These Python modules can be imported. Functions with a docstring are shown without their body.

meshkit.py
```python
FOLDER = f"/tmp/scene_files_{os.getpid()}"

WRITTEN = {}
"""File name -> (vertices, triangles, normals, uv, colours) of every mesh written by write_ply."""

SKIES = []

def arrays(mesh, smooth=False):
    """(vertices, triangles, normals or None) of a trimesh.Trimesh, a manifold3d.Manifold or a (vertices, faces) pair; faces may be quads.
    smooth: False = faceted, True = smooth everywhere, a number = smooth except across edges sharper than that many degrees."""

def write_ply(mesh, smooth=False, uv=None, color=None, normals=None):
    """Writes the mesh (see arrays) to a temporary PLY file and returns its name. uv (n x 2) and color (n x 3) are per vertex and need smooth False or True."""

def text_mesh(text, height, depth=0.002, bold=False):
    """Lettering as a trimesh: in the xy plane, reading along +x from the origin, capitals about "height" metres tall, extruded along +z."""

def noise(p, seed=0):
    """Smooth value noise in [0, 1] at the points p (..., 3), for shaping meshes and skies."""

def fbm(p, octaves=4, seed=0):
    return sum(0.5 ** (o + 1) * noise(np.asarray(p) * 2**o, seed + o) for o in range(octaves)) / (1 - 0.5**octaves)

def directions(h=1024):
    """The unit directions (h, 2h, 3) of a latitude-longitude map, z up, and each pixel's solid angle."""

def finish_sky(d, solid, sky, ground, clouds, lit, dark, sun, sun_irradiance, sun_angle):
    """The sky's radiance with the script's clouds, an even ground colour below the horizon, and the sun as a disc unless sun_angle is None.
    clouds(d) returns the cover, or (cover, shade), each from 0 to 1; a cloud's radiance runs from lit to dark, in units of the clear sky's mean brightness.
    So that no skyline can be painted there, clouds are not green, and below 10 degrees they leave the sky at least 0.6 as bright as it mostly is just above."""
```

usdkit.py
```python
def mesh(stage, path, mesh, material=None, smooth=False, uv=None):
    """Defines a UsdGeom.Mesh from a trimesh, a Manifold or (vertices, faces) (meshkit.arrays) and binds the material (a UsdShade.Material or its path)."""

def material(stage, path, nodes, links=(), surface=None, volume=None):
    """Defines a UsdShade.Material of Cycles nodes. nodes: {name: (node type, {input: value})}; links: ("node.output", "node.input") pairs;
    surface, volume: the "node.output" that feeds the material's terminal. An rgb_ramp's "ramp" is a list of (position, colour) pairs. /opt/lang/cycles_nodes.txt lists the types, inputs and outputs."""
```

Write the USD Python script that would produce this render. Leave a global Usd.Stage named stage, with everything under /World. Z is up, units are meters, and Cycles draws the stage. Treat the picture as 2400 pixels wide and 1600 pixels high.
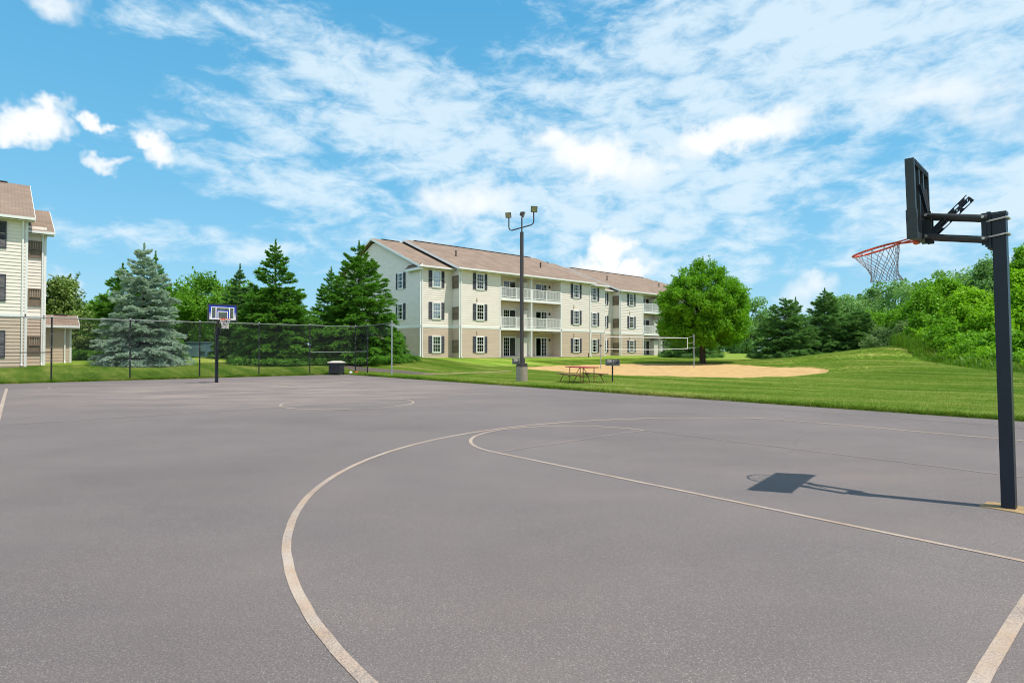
import math, random
import numpy as np
import trimesh, usdkit, meshkit
from pxr import Usd, UsdGeom, UsdLux, UsdShade, Gf, Sdf, Vt
from scipy.interpolate import RBFInterpolator
from scipy.spatial.transform import Rotation
from shapely.geometry import Polygon, Point, LineString
import shapely

random.seed(7)
RS = np.random.default_rng(11)
stage = Usd.Stage.CreateInMemory()
UsdGeom.SetStageUpAxis(stage, UsdGeom.Tokens.z)
UsdGeom.SetStageMetersPerUnit(stage, 1.0)
UsdGeom.Xform.Define(stage, '/World')
UsdGeom.Scope.Define(stage, '/World/Looks')

# ------------------------------------------------------------------ camera
CAM = np.array([6.698, -7.364, 1.509]); YAW, PITCH = 0.8518, 0.01571
EXPOSURE = 1.33
cam = UsdGeom.Camera.Define(stage, '/World/camera')
fw = np.array([-math.sin(YAW) * math.cos(PITCH), math.cos(YAW) * math.cos(PITCH), math.sin(PITCH)])
rt = np.array([math.cos(YAW), math.sin(YAW), 0.0]); up = np.cross(rt, fw)
cam.AddTransformOp().Set(Gf.Matrix4d(*rt, 0, *up, 0, *(-fw), 0, *CAM, 1))
cam.CreateHorizontalApertureAttr(36.0); cam.CreateVerticalApertureAttr(36.0 * 682 / 1024)
cam.CreateFocalLengthAttr(36.0 * 1367.8 / 2400); cam.CreateClippingRangeAttr(Gf.Vec2f(0.05, 20000))
cam.CreateExposureAttr(EXPOSURE)

# ------------------------------------------------------------------ sky and sun
SUN = np.array([0.40, 0.165, 1.0]); SUN /= np.linalg.norm(SUN)
SUN_EL = math.asin(SUN[2]); SUN_ROT = math.atan2(SUN[0], SUN[1])
SKY_STRENGTH, SUN_INTENSITY = 0.0545, 0.54

def sky_dir(px, py):
    v = rt * (px - 1200) / 1367.8 + fw - up * (py - 800) / 1367.8
    return v / np.linalg.norm(v)

sky_nodes = {
    'sky': ('sky_texture', dict(sky_type='single_scattering', sun_disc=False, sun_elevation=SUN_EL, sun_rotation=SUN_ROT, air_density=1.0, aerosol_density=0.4, ozone_density=1.5)),
    'tint': ('mix', dict(fac=0.72)),
    'grad': ('rgb_ramp', dict(ramp=[(0.0, (2.7, 5.3, 7.0)), (0.12, (1.8, 4.8, 6.9)), (0.27, (1.12, 4.3, 6.75)), (0.55, (0.55, 3.35, 6.05)), (1.0, (0.3, 1.9, 4.3))])),
    'tc': ('texture_coordinate', {}),
    'wn': ('noise_texture', dict(scale=7.0, detail=5.0, roughness=0.6)),
    'wn0': ('vector_math', dict(math_type='subtract', vector2=(0.5, 0.5, 0.5))),
    'wn1': ('vector_math', dict(math_type='scale', scale=0.17)),
    'w': ('vector_math', dict(math_type='add')),
    'sep': ('separate_xyz', {}),
    'zz': ('math', dict(math_type='add', value2=0.13)),
    'zc': ('math', dict(math_type='maximum', value2=0.05)),
    'pxn': ('math', dict(math_type='divide')), 'pyn': ('math', dict(math_type='divide')),
    'pl': ('combine_xyz', {}),
    'plm': ('mapping', dict(mapping_type='texture', rotation=(0, 0, 0.75), scale=(1.5, 0.85, 1.0))),
    'an': ('noise_texture', dict(scale=3.2, detail=6.0, roughness=0.58, distortion=0.2)),
    'bn': ('noise_texture', dict(scale=0.55, detail=3.0, roughness=0.5)),
    'fn': ('noise_texture', dict(scale=16.0, detail=6.0, roughness=0.6)),
}
sky_links = [('sky.color', 'tint.color1'), ('sep.z', 'grad.fac'), ('grad.color', 'tint.color2'), ('tc.generated', 'wn.vector'), ('wn.color', 'wn0.vector1'), ('wn0.vector', 'wn1.vector1'), ('tc.generated', 'w.vector1'), ('wn1.vector', 'w.vector2'),
             ('tc.generated', 'sep.vector'), ('sep.z', 'zz.value1'), ('zz.value', 'zc.value1'), ('sep.x', 'pxn.value1'), ('zc.value', 'pxn.value2'), ('sep.y', 'pyn.value1'), ('zc.value', 'pyn.value2'),
             ('pxn.value', 'pl.x'), ('pyn.value', 'pl.y'), ('pl.vector', 'plm.vector'), ('plm.vector', 'an.vector'), ('pl.vector', 'bn.vector'), ('tc.generated', 'fn.vector')]

def blob(tag_, px, py, rx, ry, amp, warp=True, tilt=0.0):
    """an elliptical cloud bank around one direction of the sky; returns the node output amp * (1 - squared distance)"""
    c = sky_dir(px, py); r_ = np.cross(c, [0, 0, 1.0]); r_ /= np.linalg.norm(r_); u_ = np.cross(r_, c)
    a, b = math.cos(tilt), math.sin(tilt); k = float(c @ fw) / 1367.8
    sky_nodes[tag_ + 'a'] = ('vector_math', dict(math_type='dot_product', vector2=tuple((a * r_ + b * u_) / (rx * k))))
    sky_nodes[tag_ + 'b'] = ('vector_math', dict(math_type='dot_product', vector2=tuple((-b * r_ + a * u_) / (ry * k))))
    sky_nodes[tag_ + 'c'] = ('math', dict(math_type='multiply')); sky_nodes[tag_ + 'd'] = ('math', dict(math_type='multiply_add')); sky_nodes[tag_ + 's'] = ('math', dict(math_type='multiply_add', value2=-amp, value3=amp))
    w = 'w.vector' if warp else 'tc.generated'
    sky_links.extend([(w, tag_ + 'a.vector1'), (w, tag_ + 'b.vector1'), (tag_ + 'a.value', tag_ + 'c.value1'), (tag_ + 'a.value', tag_ + 'c.value2'), (tag_ + 'b.value', tag_ + 'd.value1'), (tag_ + 'b.value', tag_ + 'd.value2'), (tag_ + 'c.value', tag_ + 'd.value3'), (tag_ + 'd.value', tag_ + 's.value1')])
    return tag_ + 's.value'

def chain(tag_, outs, op):
    cur = outs[0]
    for i, o in enumerate(outs[1:]):
        n = f'{tag_}{i}'
        sky_nodes[n] = ('math', dict(math_type=op, value3=0.08))
        sky_links.extend([(cur, n + '.value1'), (o, n + '.value2')])
        cur = n + '.value'
    return cur

CUMULUS = [(70, 285, 105, 62, 1.0, 0), (40, 300, 70, 40, .9, 0), (222, 308, 30, 22, .8, 0), (345, 345, 66, 28, .8, -.25), (372, 372, 36, 34, .8, 0), (262, 388, 52, 22, .6, .1), (105, 12, 95, 56, .6, -.5), (1430, 572, 66, 48, 1.1, .5),
           (1440, 628, 110, 46, 1.0, -.1), (1500, 650, 62, 36, .9, 0), (1400, 372, 170, 66, .95, -.35), (1290, 330, 80, 46, .75, 0), (1740, 288, 210, 54, 1.0, -.05), (1600, 330, 130, 46, .55, 0), (2210, 225, 160, 90, .62, 0), (2280, 290, 150, 60, .5, 0),
           (1090, 470, 140, 66, .7, 0), (125, 700, 60, 66, .62, 0), (1890, 690, 80, 44, .5, 0), (1230, 8, 55, 22, .7, -.2), (1560, 405, 60, 22, .5, 0)]
cum = chain('cm', [blob(f'c{i}', x, y, rx, ry, a, True, t) for i, (x, y, rx, ry, a, t) in enumerate(CUMULUS)], 'maximum')
VEIL = [(1900, 100, 900, 330, .60, 0), (1500, 450, 640, 300, .54, 0), (1000, 300, 520, 190, .52, -.35), (760, 130, 330, 120, .30, -.3), (2300, 480, 520, 210, .52, 0), (680, 430, 360, 95, .46, -.22), (620, 300, 240, 60, .36, -.3), (780, 475, 190, 50, .44, -.3), (320, 560, 300, 60, .36, 0), (1000, 560, 420, 80, .36, 0), (420, 40, 260, 50, .40, .2), (900, 600, 700, 50, .34, 0)]
veil = chain('vl', [blob(f'v{i}', x, y, rx, ry, a, False, t) for i, (x, y, rx, ry, a, t) in enumerate(VEIL)], 'maximum')
sky_nodes.update({
    'fwd': ('vector_math', dict(math_type='dot_product', vector2=tuple(fw))), 'fwdm': ('map_range', dict(from_min=0.05, from_max=0.35, to_min=-1.0, to_max=0.0, clamp=True)), 'cumf': ('math', dict(math_type='add')),
    'veilf': ('math', dict(math_type='add')), 'veilo': ('map_range', dict(from_min=0.40, from_max=0.10, to_min=-0.2, to_max=0.46, clamp=True)), 'veilc': ('math', dict(math_type='maximum')),
    'cmap': ('mapping', dict(mapping_type='point', scale=(1.0, 1.0, 2.3))), 'an2': ('noise_texture', dict(scale=15.0, detail=5.0, roughness=0.62, distortion=0.3)), 'anm': ('math', dict(math_type='multiply_add', value2=1.45)), 'anw': ('math', dict(math_type='multiply', value2=0.34)),
    'bna': ('math', dict(math_type='multiply_add', value2=0.30, value3=-0.565)),
    'va': ('math', dict(math_type='add')), 'vb': ('math', dict(math_type='add')),
    'vm': ('map_range', dict(range_type='smoothstep', from_min=0.54, from_max=1.12, to_min=0.0, to_max=0.84)),
    'fna': ('math', dict(math_type='multiply_add', value2=0.7, value3=-0.35)),
    'ca': ('math', dict(math_type='add')),
    'cmk': ('map_range', dict(range_type='smoothstep', from_min=0.0, from_max=0.82, to_min=0.0, to_max=1.0)),
    'csh': ('map_range', dict(range_type='smoothstep', from_min=0.30, from_max=0.95, to_min=0.0, to_max=1.0)),
    'ccol': ('mix', dict(fac=0.5, color1=(6.3, 6.95, 7.4), color2=(7.5, 7.65, 7.75))),
    'mixv': ('mix', dict(color2=(5.7, 6.8, 7.5))),
    'mixc': ('mix', {}),
    'bg': ('background_shader', dict(strength=SKY_STRENGTH)),
})
sky_links += [('tc.generated', 'fwd.vector1'), ('fwd.value', 'fwdm.value'), (veil, 'veilf.value1'), ('fwdm.result', 'veilf.value2'), ('veilf.value', 'veilc.value1'), ('fwd.value', 'veilo.value'), ('veilo.result', 'veilc.value2'), (cum, 'cumf.value1'), ('fwdm.result', 'cumf.value2'), ('tc.generated', 'cmap.vector'), ('cmap.vector', 'an2.vector'), ('an2.fac', 'anm.value1'), ('an.fac', 'anw.value1'), ('anw.value', 'anm.value3'), ('bn.fac', 'bna.value1'), ('anm.value', 'va.value1'), ('veilc.value', 'va.value2'), ('va.value', 'vb.value1'), ('bna.value', 'vb.value2'), ('vb.value', 'vm.value'),
              ('fn.fac', 'fna.value1'), ('cumf.value', 'ca.value1'), ('fna.value', 'ca.value2'), ('ca.value', 'cmk.value'), ('ca.value', 'csh.value'), ('csh.result', 'ccol.fac'),
              ('tint.color', 'mixv.color1'), ('vm.result', 'mixv.fac'), ('mixv.color', 'mixc.color1'), ('ccol.color', 'mixc.color2'), ('cmk.result', 'mixc.fac'), ('mixc.color', 'bg.color')]
sky_mat = usdkit.material(stage, '/World/Looks/sky_air', sky_nodes, sky_links, surface='bg.background')
dome = UsdLux.DomeLight.Define(stage, '/World/sky')
UsdShade.MaterialBindingAPI.Apply(dome.GetPrim()).Bind(sky_mat)
dome.GetPrim().SetCustomDataByKey('kind', 'structure')
sun = UsdLux.DistantLight.Define(stage, '/World/sun')
sun.CreateNormalizeAttr(True); sun.CreateIntensityAttr(SUN_INTENSITY); sun.CreateAngleAttr(0.53); sun.CreateColorAttr(Gf.Vec3f(1.0, 0.93, 0.83))
sx = np.cross([0, 1.0, 0], SUN); sx /= np.linalg.norm(sx); sy = np.cross(SUN, sx)
sun.AddTransformOp().Set(Gf.Matrix4d(*sx, 0, *sy, 0, *SUN, 0, 0, 0, 60, 1))

# ------------------------------------------------------------------ helpers
_used = {}
def numbered(path):
    n = _used.get(path, 0); _used[path] = n + 1
    return path if n == 0 else f'{path}_{n:03d}'

def cd(prim, label=None, cat=None, group=None, kind=None):
    for k, v in (('label', label), ('category', cat), ('group', group), ('kind', kind)):
        if v: prim.SetCustomDataByKey(k, v)
    return prim

class MB:
    """collects boxes, bars, tubes and sheets; build() makes them one mesh"""
    def __init__(s): s.v, s.f, s.n = [], [], 0
    def add(s, v, f):
        v = np.asarray(v, float); f = np.asarray(f, int)
        if f.ndim == 2 and f.shape[1] == 4: f = np.vstack([f[:, [0, 1, 2]], f[:, [0, 2, 3]]])
        s.v.append(v); s.f.append(f + s.n); s.n += len(v); return s
    def tm(s, m): return s.add(m.vertices, m.faces)
    def box(s, lo, hi):
        x0, y0, z0 = np.minimum(lo, hi); x1, y1, z1 = np.maximum(lo, hi)
        v = [(x0, y0, z0), (x1, y0, z0), (x1, y1, z0), (x0, y1, z0), (x0, y0, z1), (x1, y0, z1), (x1, y1, z1), (x0, y1, z1)]
        return s.add(v, [(0, 3, 2, 1), (4, 5, 6, 7), (0, 1, 5, 4), (1, 2, 6, 5), (2, 3, 7, 6), (3, 0, 4, 7)])
    def obox(s, c, ax, ay, az):
        """oriented box: centre and three half-axis vectors"""
        c, ax, ay, az = map(np.asarray, (c, ax, ay, az))
        v = [c + i * ax + j * ay + k * az for k in (-1, 1) for i, j in ((-1, -1), (1, -1), (1, 1), (-1, 1))]
        return s.add(v, [(0, 3, 2, 1), (4, 5, 6, 7), (0, 1, 5, 4), (1, 2, 6, 5), (2, 3, 7, 6), (3, 0, 4, 7)])
    def bar(s, p, q, w, h, upv=(0, 0, 1)):
        p, q = np.asarray(p, float), np.asarray(q, float); d = q - p; L = np.linalg.norm(d); d /= L
        u = np.asarray(upv, float); 
        if abs(u @ d) > .98: u = np.array([1.0, 0, 0])
        sd = np.cross(d, u); sd /= np.linalg.norm(sd); u = np.cross(sd, d)
        return s.obox((p + q) / 2, d * L / 2, sd * w / 2, u * h / 2)
    def tube(s, pts, r, n=8, cap=True):
        pts = np.asarray(pts, float); m = len(pts); r = np.broadcast_to(r, m)
        t = np.gradient(pts, axis=0); t /= np.linalg.norm(t, axis=1, keepdims=True)
        ref = np.array([0, 0, 1.0]) if abs(t[0, 2]) < .9 else np.array([1.0, 0, 0])
        a = np.arange(n) / n * 2 * np.pi; rows = []
        for i in range(m):
            e1 = np.cross(t[i], ref); e1 /= np.linalg.norm(e1); e2 = np.cross(t[i], e1); ref = np.cross(e1, t[i]) if False else ref
            rows.append(pts[i] + r[i] * (np.cos(a)[:, None] * e1 + np.sin(a)[:, None] * e2))
        v = np.vstack(rows); f = []
        for i in range(m - 1):
            for j in range(n): f.append((i * n + j, i * n + (j + 1) % n, (i + 1) * n + (j + 1) % n, (i + 1) * n + j))
        s.add(v, f)
        if cap:
            for k, off in ((0, 0), (1, (m - 1) * n)):
                ring = v[off:off + n]; c = ring.mean(0)
                ff = [(n, j, (j + 1) % n) if k else (n, (j + 1) % n, j) for j in range(n)]
                s.add(np.vstack([ring, c]), ff)
        return s
    def poly(s, pts):
        n = len(pts); return s.add(pts, [(0, i, i + 1) for i in range(1, n - 1)])
    def arrays(s): return np.vstack(s.v), np.vstack(s.f)
    def build(s, path, mat, smooth=False, label=None, kind=None, group=None, cat=None):
        p = numbered(path)
        m = usdkit.mesh(stage, p, s.arrays(), mat, smooth=smooth)
        cd(m.GetPrim(), label, cat, group, kind); return p

def thing(name, label, cat, loc=(0, 0, 0), rot=None, group=None, kind=None):
    p = numbered('/World/' + name); x = UsdGeom.Xform.Define(stage, p)
    x.AddTranslateOp().Set(Gf.Vec3d(*map(float, loc)))
    if rot is not None: x.AddRotateXYZOp().Set(Gf.Vec3f(*rot))
    cd(x.GetPrim(), label, cat, group, kind); return p

def copy_of(src, label, loc, rotz=0.0, scale=None, group=None):
    base = src.rsplit('/', 1)[1]
    while base[-4:-3] == '_' and base[-3:].isdigit(): base = base[:-4]
    p = numbered('/World/' + base); x = UsdGeom.Xform.Define(stage, p)
    x.GetPrim().GetReferences().AddInternalReference(src)
    x.ClearXformOpOrder()
    x.AddTranslateOp().Set(Gf.Vec3d(*map(float, loc)))
    x.AddRotateXYZOp().Set(Gf.Vec3f(0, 0, rotz))
    if scale is not None: x.AddScaleOp().Set(Gf.Vec3f(*scale))
    x.GetPrim().SetInstanceable(True)
    cd(x.GetPrim(), label, stage.GetPrimAtPath(src).GetCustomDataByKey('category'), group or stage.GetPrimAtPath(src).GetCustomDataByKey('group'))
    return p

# ------------------------------------------------------------------ materials
def mat(name, color, rough=0.6, metallic=0.0, spec=0.5, var=0.0, vscale=3.0, bump=0.0, bscale=60.0, streak=(1, 1, 1), color2=None, detail=5.0, lo=.35, hi=.65, coat=0.0):
    """plain principled surface whose colour varies with object-space noise"""
    color = np.asarray(color, float); c2 = np.asarray(color2 if color2 is not None else color * (1 - var), float)
    n = {'p': ('principled_bsdf', dict(roughness=rough, metallic=metallic, specular_ior_level=spec, base_color=tuple(color), coat_weight=coat))}
    l = []
    if var or color2 is not None or bump:
        n['tc'] = ('geometry', {}); n['mp'] = ('mapping', dict(mapping_type='point', scale=streak)); l += [('tc.position', 'mp.vector')]
    if var or color2 is not None:
        n['n'] = ('noise_texture', dict(scale=vscale, detail=detail, roughness=0.6)); n['r'] = ('rgb_ramp', dict(ramp=[(0, tuple(c2)), (lo, tuple(c2)), (hi, tuple(color)), (1, tuple(color))]))
        l += [('mp.vector', 'n.vector'), ('n.fac', 'r.fac'), ('r.color', 'p.base_color')]
    if bump:
        n['bn'] = ('noise_texture', dict(scale=bscale, detail=4.0)); n['b'] = ('bump', dict(strength=bump, distance=0.01)); l += [('mp.vector', 'bn.vector'), ('bn.fac', 'b.height'), ('b.normal', 'p.normal')]
    return usdkit.material(stage, '/World/Looks/' + name, n, l, surface='p.BSDF')

def leaf_mat(name, dark, mid, light, trans=0.35, rough=0.55, patch=0.5):
    n = {'g': ('geometry', {}), 'n': ('noise_texture', dict(scale=patch, detail=3.0)), 'm': ('math', dict(math_type='multiply_add', value2=0.45, value3=0.0)), 'm2': ('math', dict(math_type='multiply_add', value2=0.55)),
         'r': ('rgb_ramp', dict(ramp=[(0.05, dark), (0.5, mid), (0.95, light)])), 'p': ('principled_bsdf', dict(roughness=rough, specular_ior_level=0.25)), 't': ('translucent_bsdf', {}), 'x': ('mix_closure', dict(fac=trans)),
         'b': ('mix', dict(mix_type='multiply', fac=1.0, color2=(1.15, 1.2, 0.7)))}
    l = [('g.position', 'n.vector'), ('g.random_per_island', 'm.value1'), ('n.fac', 'm2.value1'), ('m.value', 'm2.value3'), ('m2.value', 'r.fac'), ('r.color', 'p.base_color'), ('r.color', 'b.color1'), ('b.color', 't.color'), ('p.BSDF', 'x.closure1'), ('t.BSDF', 'x.closure2')]
    return usdkit.material(stage, '/World/Looks/' + name, n, l, surface='x.closure')

M = {}
# worn asphalt: pale stone specks in grey binder, broad bleached and dusty patches
M['asphalt'] = usdkit.material(stage, '/World/Looks/asphalt', {
    'g': ('geometry', {}),
    'big': ('noise_texture', dict(scale=0.22, detail=7.0, roughness=0.62)), 'bigr': ('rgb_ramp', dict(ramp=[(0.3, (0.113, 0.098, 0.097)), (0.5, (0.135, 0.117, 0.115)), (0.7, (0.162, 0.140, 0.135))])),
    'mapd': ('mapping', dict(mapping_type='texture', rotation=(0, 0, 0.85), scale=(2.6, 1.0, 1))), 'dust': ('noise_texture', dict(scale=0.9, detail=7.0, roughness=0.65)), 'dustr': ('rgb_ramp', dict(ramp=[(0.40, (0, 0, 0)), (0.66, (1, 1, 1))])),
    'farm': ('mapping', dict(mapping_type='texture', location=(-17.0, 1.0, 0), scale=(11.0, 10.0, 50))), 'farl': ('vector_math', dict(math_type='length')), 'farr': ('map_range', dict(range_type='smoothstep', from_min=1.15, from_max=0.25, to_min=0.18, to_max=1.0, clamp=True)),
    'nearm': ('mapping', dict(mapping_type='texture', location=(3.6, 0.6, 0), scale=(5.0, 4.0, 50))), 'nearl': ('vector_math', dict(math_type='length')), 'nearr': ('map_range', dict(range_type='smoothstep', from_min=1.0, from_max=0.1, to_min=0.0, to_max=0.30, clamp=True)), 'fmax': ('math', dict(math_type='maximum')), 'db': ('math', dict(math_type='multiply_add', value2=0.75, value3=0.25)),
    'dm': ('math', dict(math_type='multiply')), 'mixd': ('mix', dict(color2=(0.27, 0.215, 0.187))),
    'v': ('voronoi_texture', dict(scale=130.0, feature='f1')), 'vr': ('white_noise_texture', {}), 'spk': ('map_range', dict(range_type='smoothstep', from_min=0.66, from_max=0.98, to_min=0.0, to_max=0.75, clamp=True)),
    'edge': ('map_range', dict(range_type='smoothstep', from_min=0.75, from_max=0.15, clamp=True)), 'sm': ('math', dict(math_type='multiply')),
    'spn': ('noise_texture', dict(scale=0.7, detail=3.0)), 'spnr': ('map_range', dict(range_type='smoothstep', from_min=0.35, from_max=0.62, to_min=0.62, to_max=1.0, clamp=True)), 'sm2': ('math', dict(math_type='multiply')),
    'fine': ('noise_texture', dict(scale=85.0, detail=4.0, roughness=0.7)), 'finer': ('map_range', dict(from_min=0.3, from_max=0.7, to_min=0.66, to_max=1.28, clamp=True)),
    'mulf': ('vector_math', dict(math_type='scale')), 'mixs': ('mix', dict(color2=(0.34, 0.31, 0.29))),
    'b': ('bump', dict(strength=0.7, distance=0.008)), 'p': ('principled_bsdf', dict(roughness=0.88, specular_ior_level=0.3))},
    [('g.position', 'big.vector'), ('big.fac', 'bigr.fac'), ('g.position', 'mapd.vector'), ('mapd.vector', 'dust.vector'), ('dust.fac', 'dustr.fac'), ('g.position', 'farm.vector'), ('farm.vector', 'farl.vector1'), ('farl.value', 'farr.value'),
     ('dustr.color', 'db.value1'), ('db.value', 'dm.value1'), ('g.position', 'nearm.vector'), ('nearm.vector', 'nearl.vector1'), ('nearl.value', 'nearr.value'), ('farr.result', 'fmax.value1'), ('nearr.result', 'fmax.value2'), ('fmax.value', 'dm.value2'), ('bigr.color', 'mixd.color1'), ('dm.value', 'mixd.fac'),
     ('g.position', 'v.vector'), ('v.color', 'vr.vector'), ('vr.value', 'spk.value'), ('v.distance', 'edge.value'), ('spk.result', 'sm.value1'), ('edge.result', 'sm.value2'), ('g.position', 'spn.vector'), ('spn.fac', 'spnr.value'), ('sm.value', 'sm2.value1'), ('spnr.result', 'sm2.value2'),
     ('g.position', 'fine.vector'), ('fine.fac', 'finer.value'), ('mixd.color', 'mulf.vector1'), ('finer.result', 'mulf.scale'), ('mulf.vector', 'mixs.color1'), ('sm2.value', 'mixs.fac'), ('mixs.color', 'p.base_color'), ('fine.fac', 'b.height'), ('b.normal', 'p.normal')], surface='p.BSDF')
def paint_mat(name, col, worn, k0, k1):
    return usdkit.material(stage, '/World/Looks/' + name, {
        'g': ('geometry', {}), 'n1': ('noise_texture', dict(scale=95.0, detail=5.0, roughness=0.75)), 'n2': ('noise_texture', dict(scale=1.1, detail=5.0, roughness=0.65)), 'a': ('math', dict(math_type='multiply_add', value2=0.5)),
        'r': ('map_range', dict(range_type='smoothstep', from_min=k0, from_max=k1, clamp=True)), 'c2': ('noise_texture', dict(scale=2.5, detail=3.0)), 'cr': ('rgb_ramp', dict(ramp=[(0.35, col), (0.65, tuple(np.array(col) * np.array([.93, .8, .68])))])),
        'm': ('mix', dict(color1=worn)), 'p': ('principled_bsdf', dict(roughness=0.8, specular_ior_level=0.3)), 'b': ('bump', dict(strength=0.35, distance=0.005))},
        [('g.position', 'n1.vector'), ('g.position', 'n2.vector'), ('g.position', 'c2.vector'), ('n2.fac', 'a.value1'), ('n1.fac', 'a.value3'), ('a.value', 'r.value'), ('c2.fac', 'cr.fac'), ('cr.color', 'm.color2'), ('r.result', 'm.fac'), ('m.color', 'p.base_color'), ('n1.fac', 'b.height'), ('b.normal', 'p.normal')], surface='p.BSDF')
M['paint'] = paint_mat('court_paint', (0.43, 0.36, 0.30), (0.165, 0.146, 0.144), 0.51, 0.86)
M['paint_worn'] = paint_mat('worn_court_paint', (0.37, 0.31, 0.265), (0.170, 0.150, 0.149), 0.63, 1.02)
# lawn soil and mown turf
def grass_nodes(gain):
    return usdkit.material(stage, '/World/Looks/turf', {
        'g': ('geometry', {}), 'mp': ('mapping', dict(mapping_type='point', rotation=(0, 0, -0.75), scale=(0.10, 0.75, 0.3))),
        'n1': ('noise_texture', dict(scale=1.3, detail=6.0, roughness=0.6)), 'r1': ('rgb_ramp', dict(ramp=[(0.28, (0.070, 0.155, 0.009)), (0.43, (0.130, 0.235, 0.016)), (0.54, (0.205, 0.295, 0.032)), (0.67, (0.36, 0.37, 0.095))])),
        'n2': ('noise_texture', dict(scale=26.0, detail=5.0, roughness=0.7)), 'r2': ('map_range', dict(from_min=0.25, from_max=0.75, to_min=0.62 * gain, to_max=1.32 * gain, clamp=True)), 's': ('vector_math', dict(math_type='scale')),
        'b': ('bump', dict(strength=0.8, distance=0.05)), 'p': ('principled_bsdf', dict(roughness=0.9, specular_ior_level=0.15))},
        [('g.position', 'mp.vector'), ('mp.vector', 'n1.vector'), ('n1.fac', 'r1.fac'), ('g.position', 'n2.vector'), ('n2.fac', 'r2.value'), ('r1.color', 's.vector1'), ('r2.result', 's.scale'), ('s.vector', 'p.base_color'), ('n2.fac', 'b.height'), ('b.normal', 'p.normal')], surface='p.BSDF')
M['turf'] = grass_nodes(1.0)
M['blade'] = usdkit.material(stage, '/World/Looks/grass_blade', {
    'o': ('object_info', {}), 'g': ('geometry', {}), 'mp': ('mapping', dict(mapping_type='point', rotation=(0, 0, -0.75), scale=(0.10, 0.75, 0.3))), 'n1': ('noise_texture', dict(scale=1.3, detail=6.0, roughness=0.6)),
    'a': ('math', dict(math_type='multiply_add', value2=0.22)), 'r1': ('rgb_ramp', dict(ramp=[(0.36, (0.078, 0.180, 0.010)), (0.53, (0.140, 0.262, 0.017)), (0.65, (0.225, 0.325, 0.036)), (0.79, (0.42, 0.43, 0.12))])),
    'p': ('principled_bsdf', dict(roughness=0.6, specular_ior_level=0.2)), 't': ('translucent_bsdf', {}), 'x': ('mix_closure', dict(fac=0.3))},
    [('g.position', 'mp.vector'), ('mp.vector', 'n1.vector'), ('o.random', 'a.value1'), ('n1.fac', 'a.value3'), ('a.value', 'r1.fac'), ('r1.color', 'p.base_color'), ('r1.color', 't.color'), ('p.BSDF', 'x.closure1'), ('t.BSDF', 'x.closure2')], surface='x.closure')
M['sand'] = mat('sand', (0.52, 0.35, 0.16), 0.95, spec=.1, color2=(0.39, 0.25, 0.105), vscale=1.6, bump=1.0, bscale=7, detail=8)
M['path'] = mat('path_asphalt', (0.125, 0.10, 0.09), .9, spec=.2, var=.25, vscale=1.5, bump=.4, bscale=80)
M['gravel'] = mat('sandy_path', (0.34, 0.27, 0.15), .95, spec=.1, var=.3, vscale=2.5, bump=.5, bscale=40)
M['cream'] = mat('cream_siding', (0.81, 0.725, 0.65), .5, spec=.35, var=.07, vscale=1.2, streak=(1, .3, 3))
M['tan'] = mat('tan_siding', (0.60, 0.465, 0.365), .5, spec=.35, var=.09, vscale=1.2, streak=(1, .3, 3))
M['white'] = mat('white_trim', (0.80, 0.79, 0.77), .45, var=.06, vscale=2)
M['soffit'] = mat('soffit', (0.70, 0.66, 0.58), .6)
M['found'] = mat('foundation', (0.48, 0.37, 0.24), .9, var=.3, vscale=2)
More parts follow.
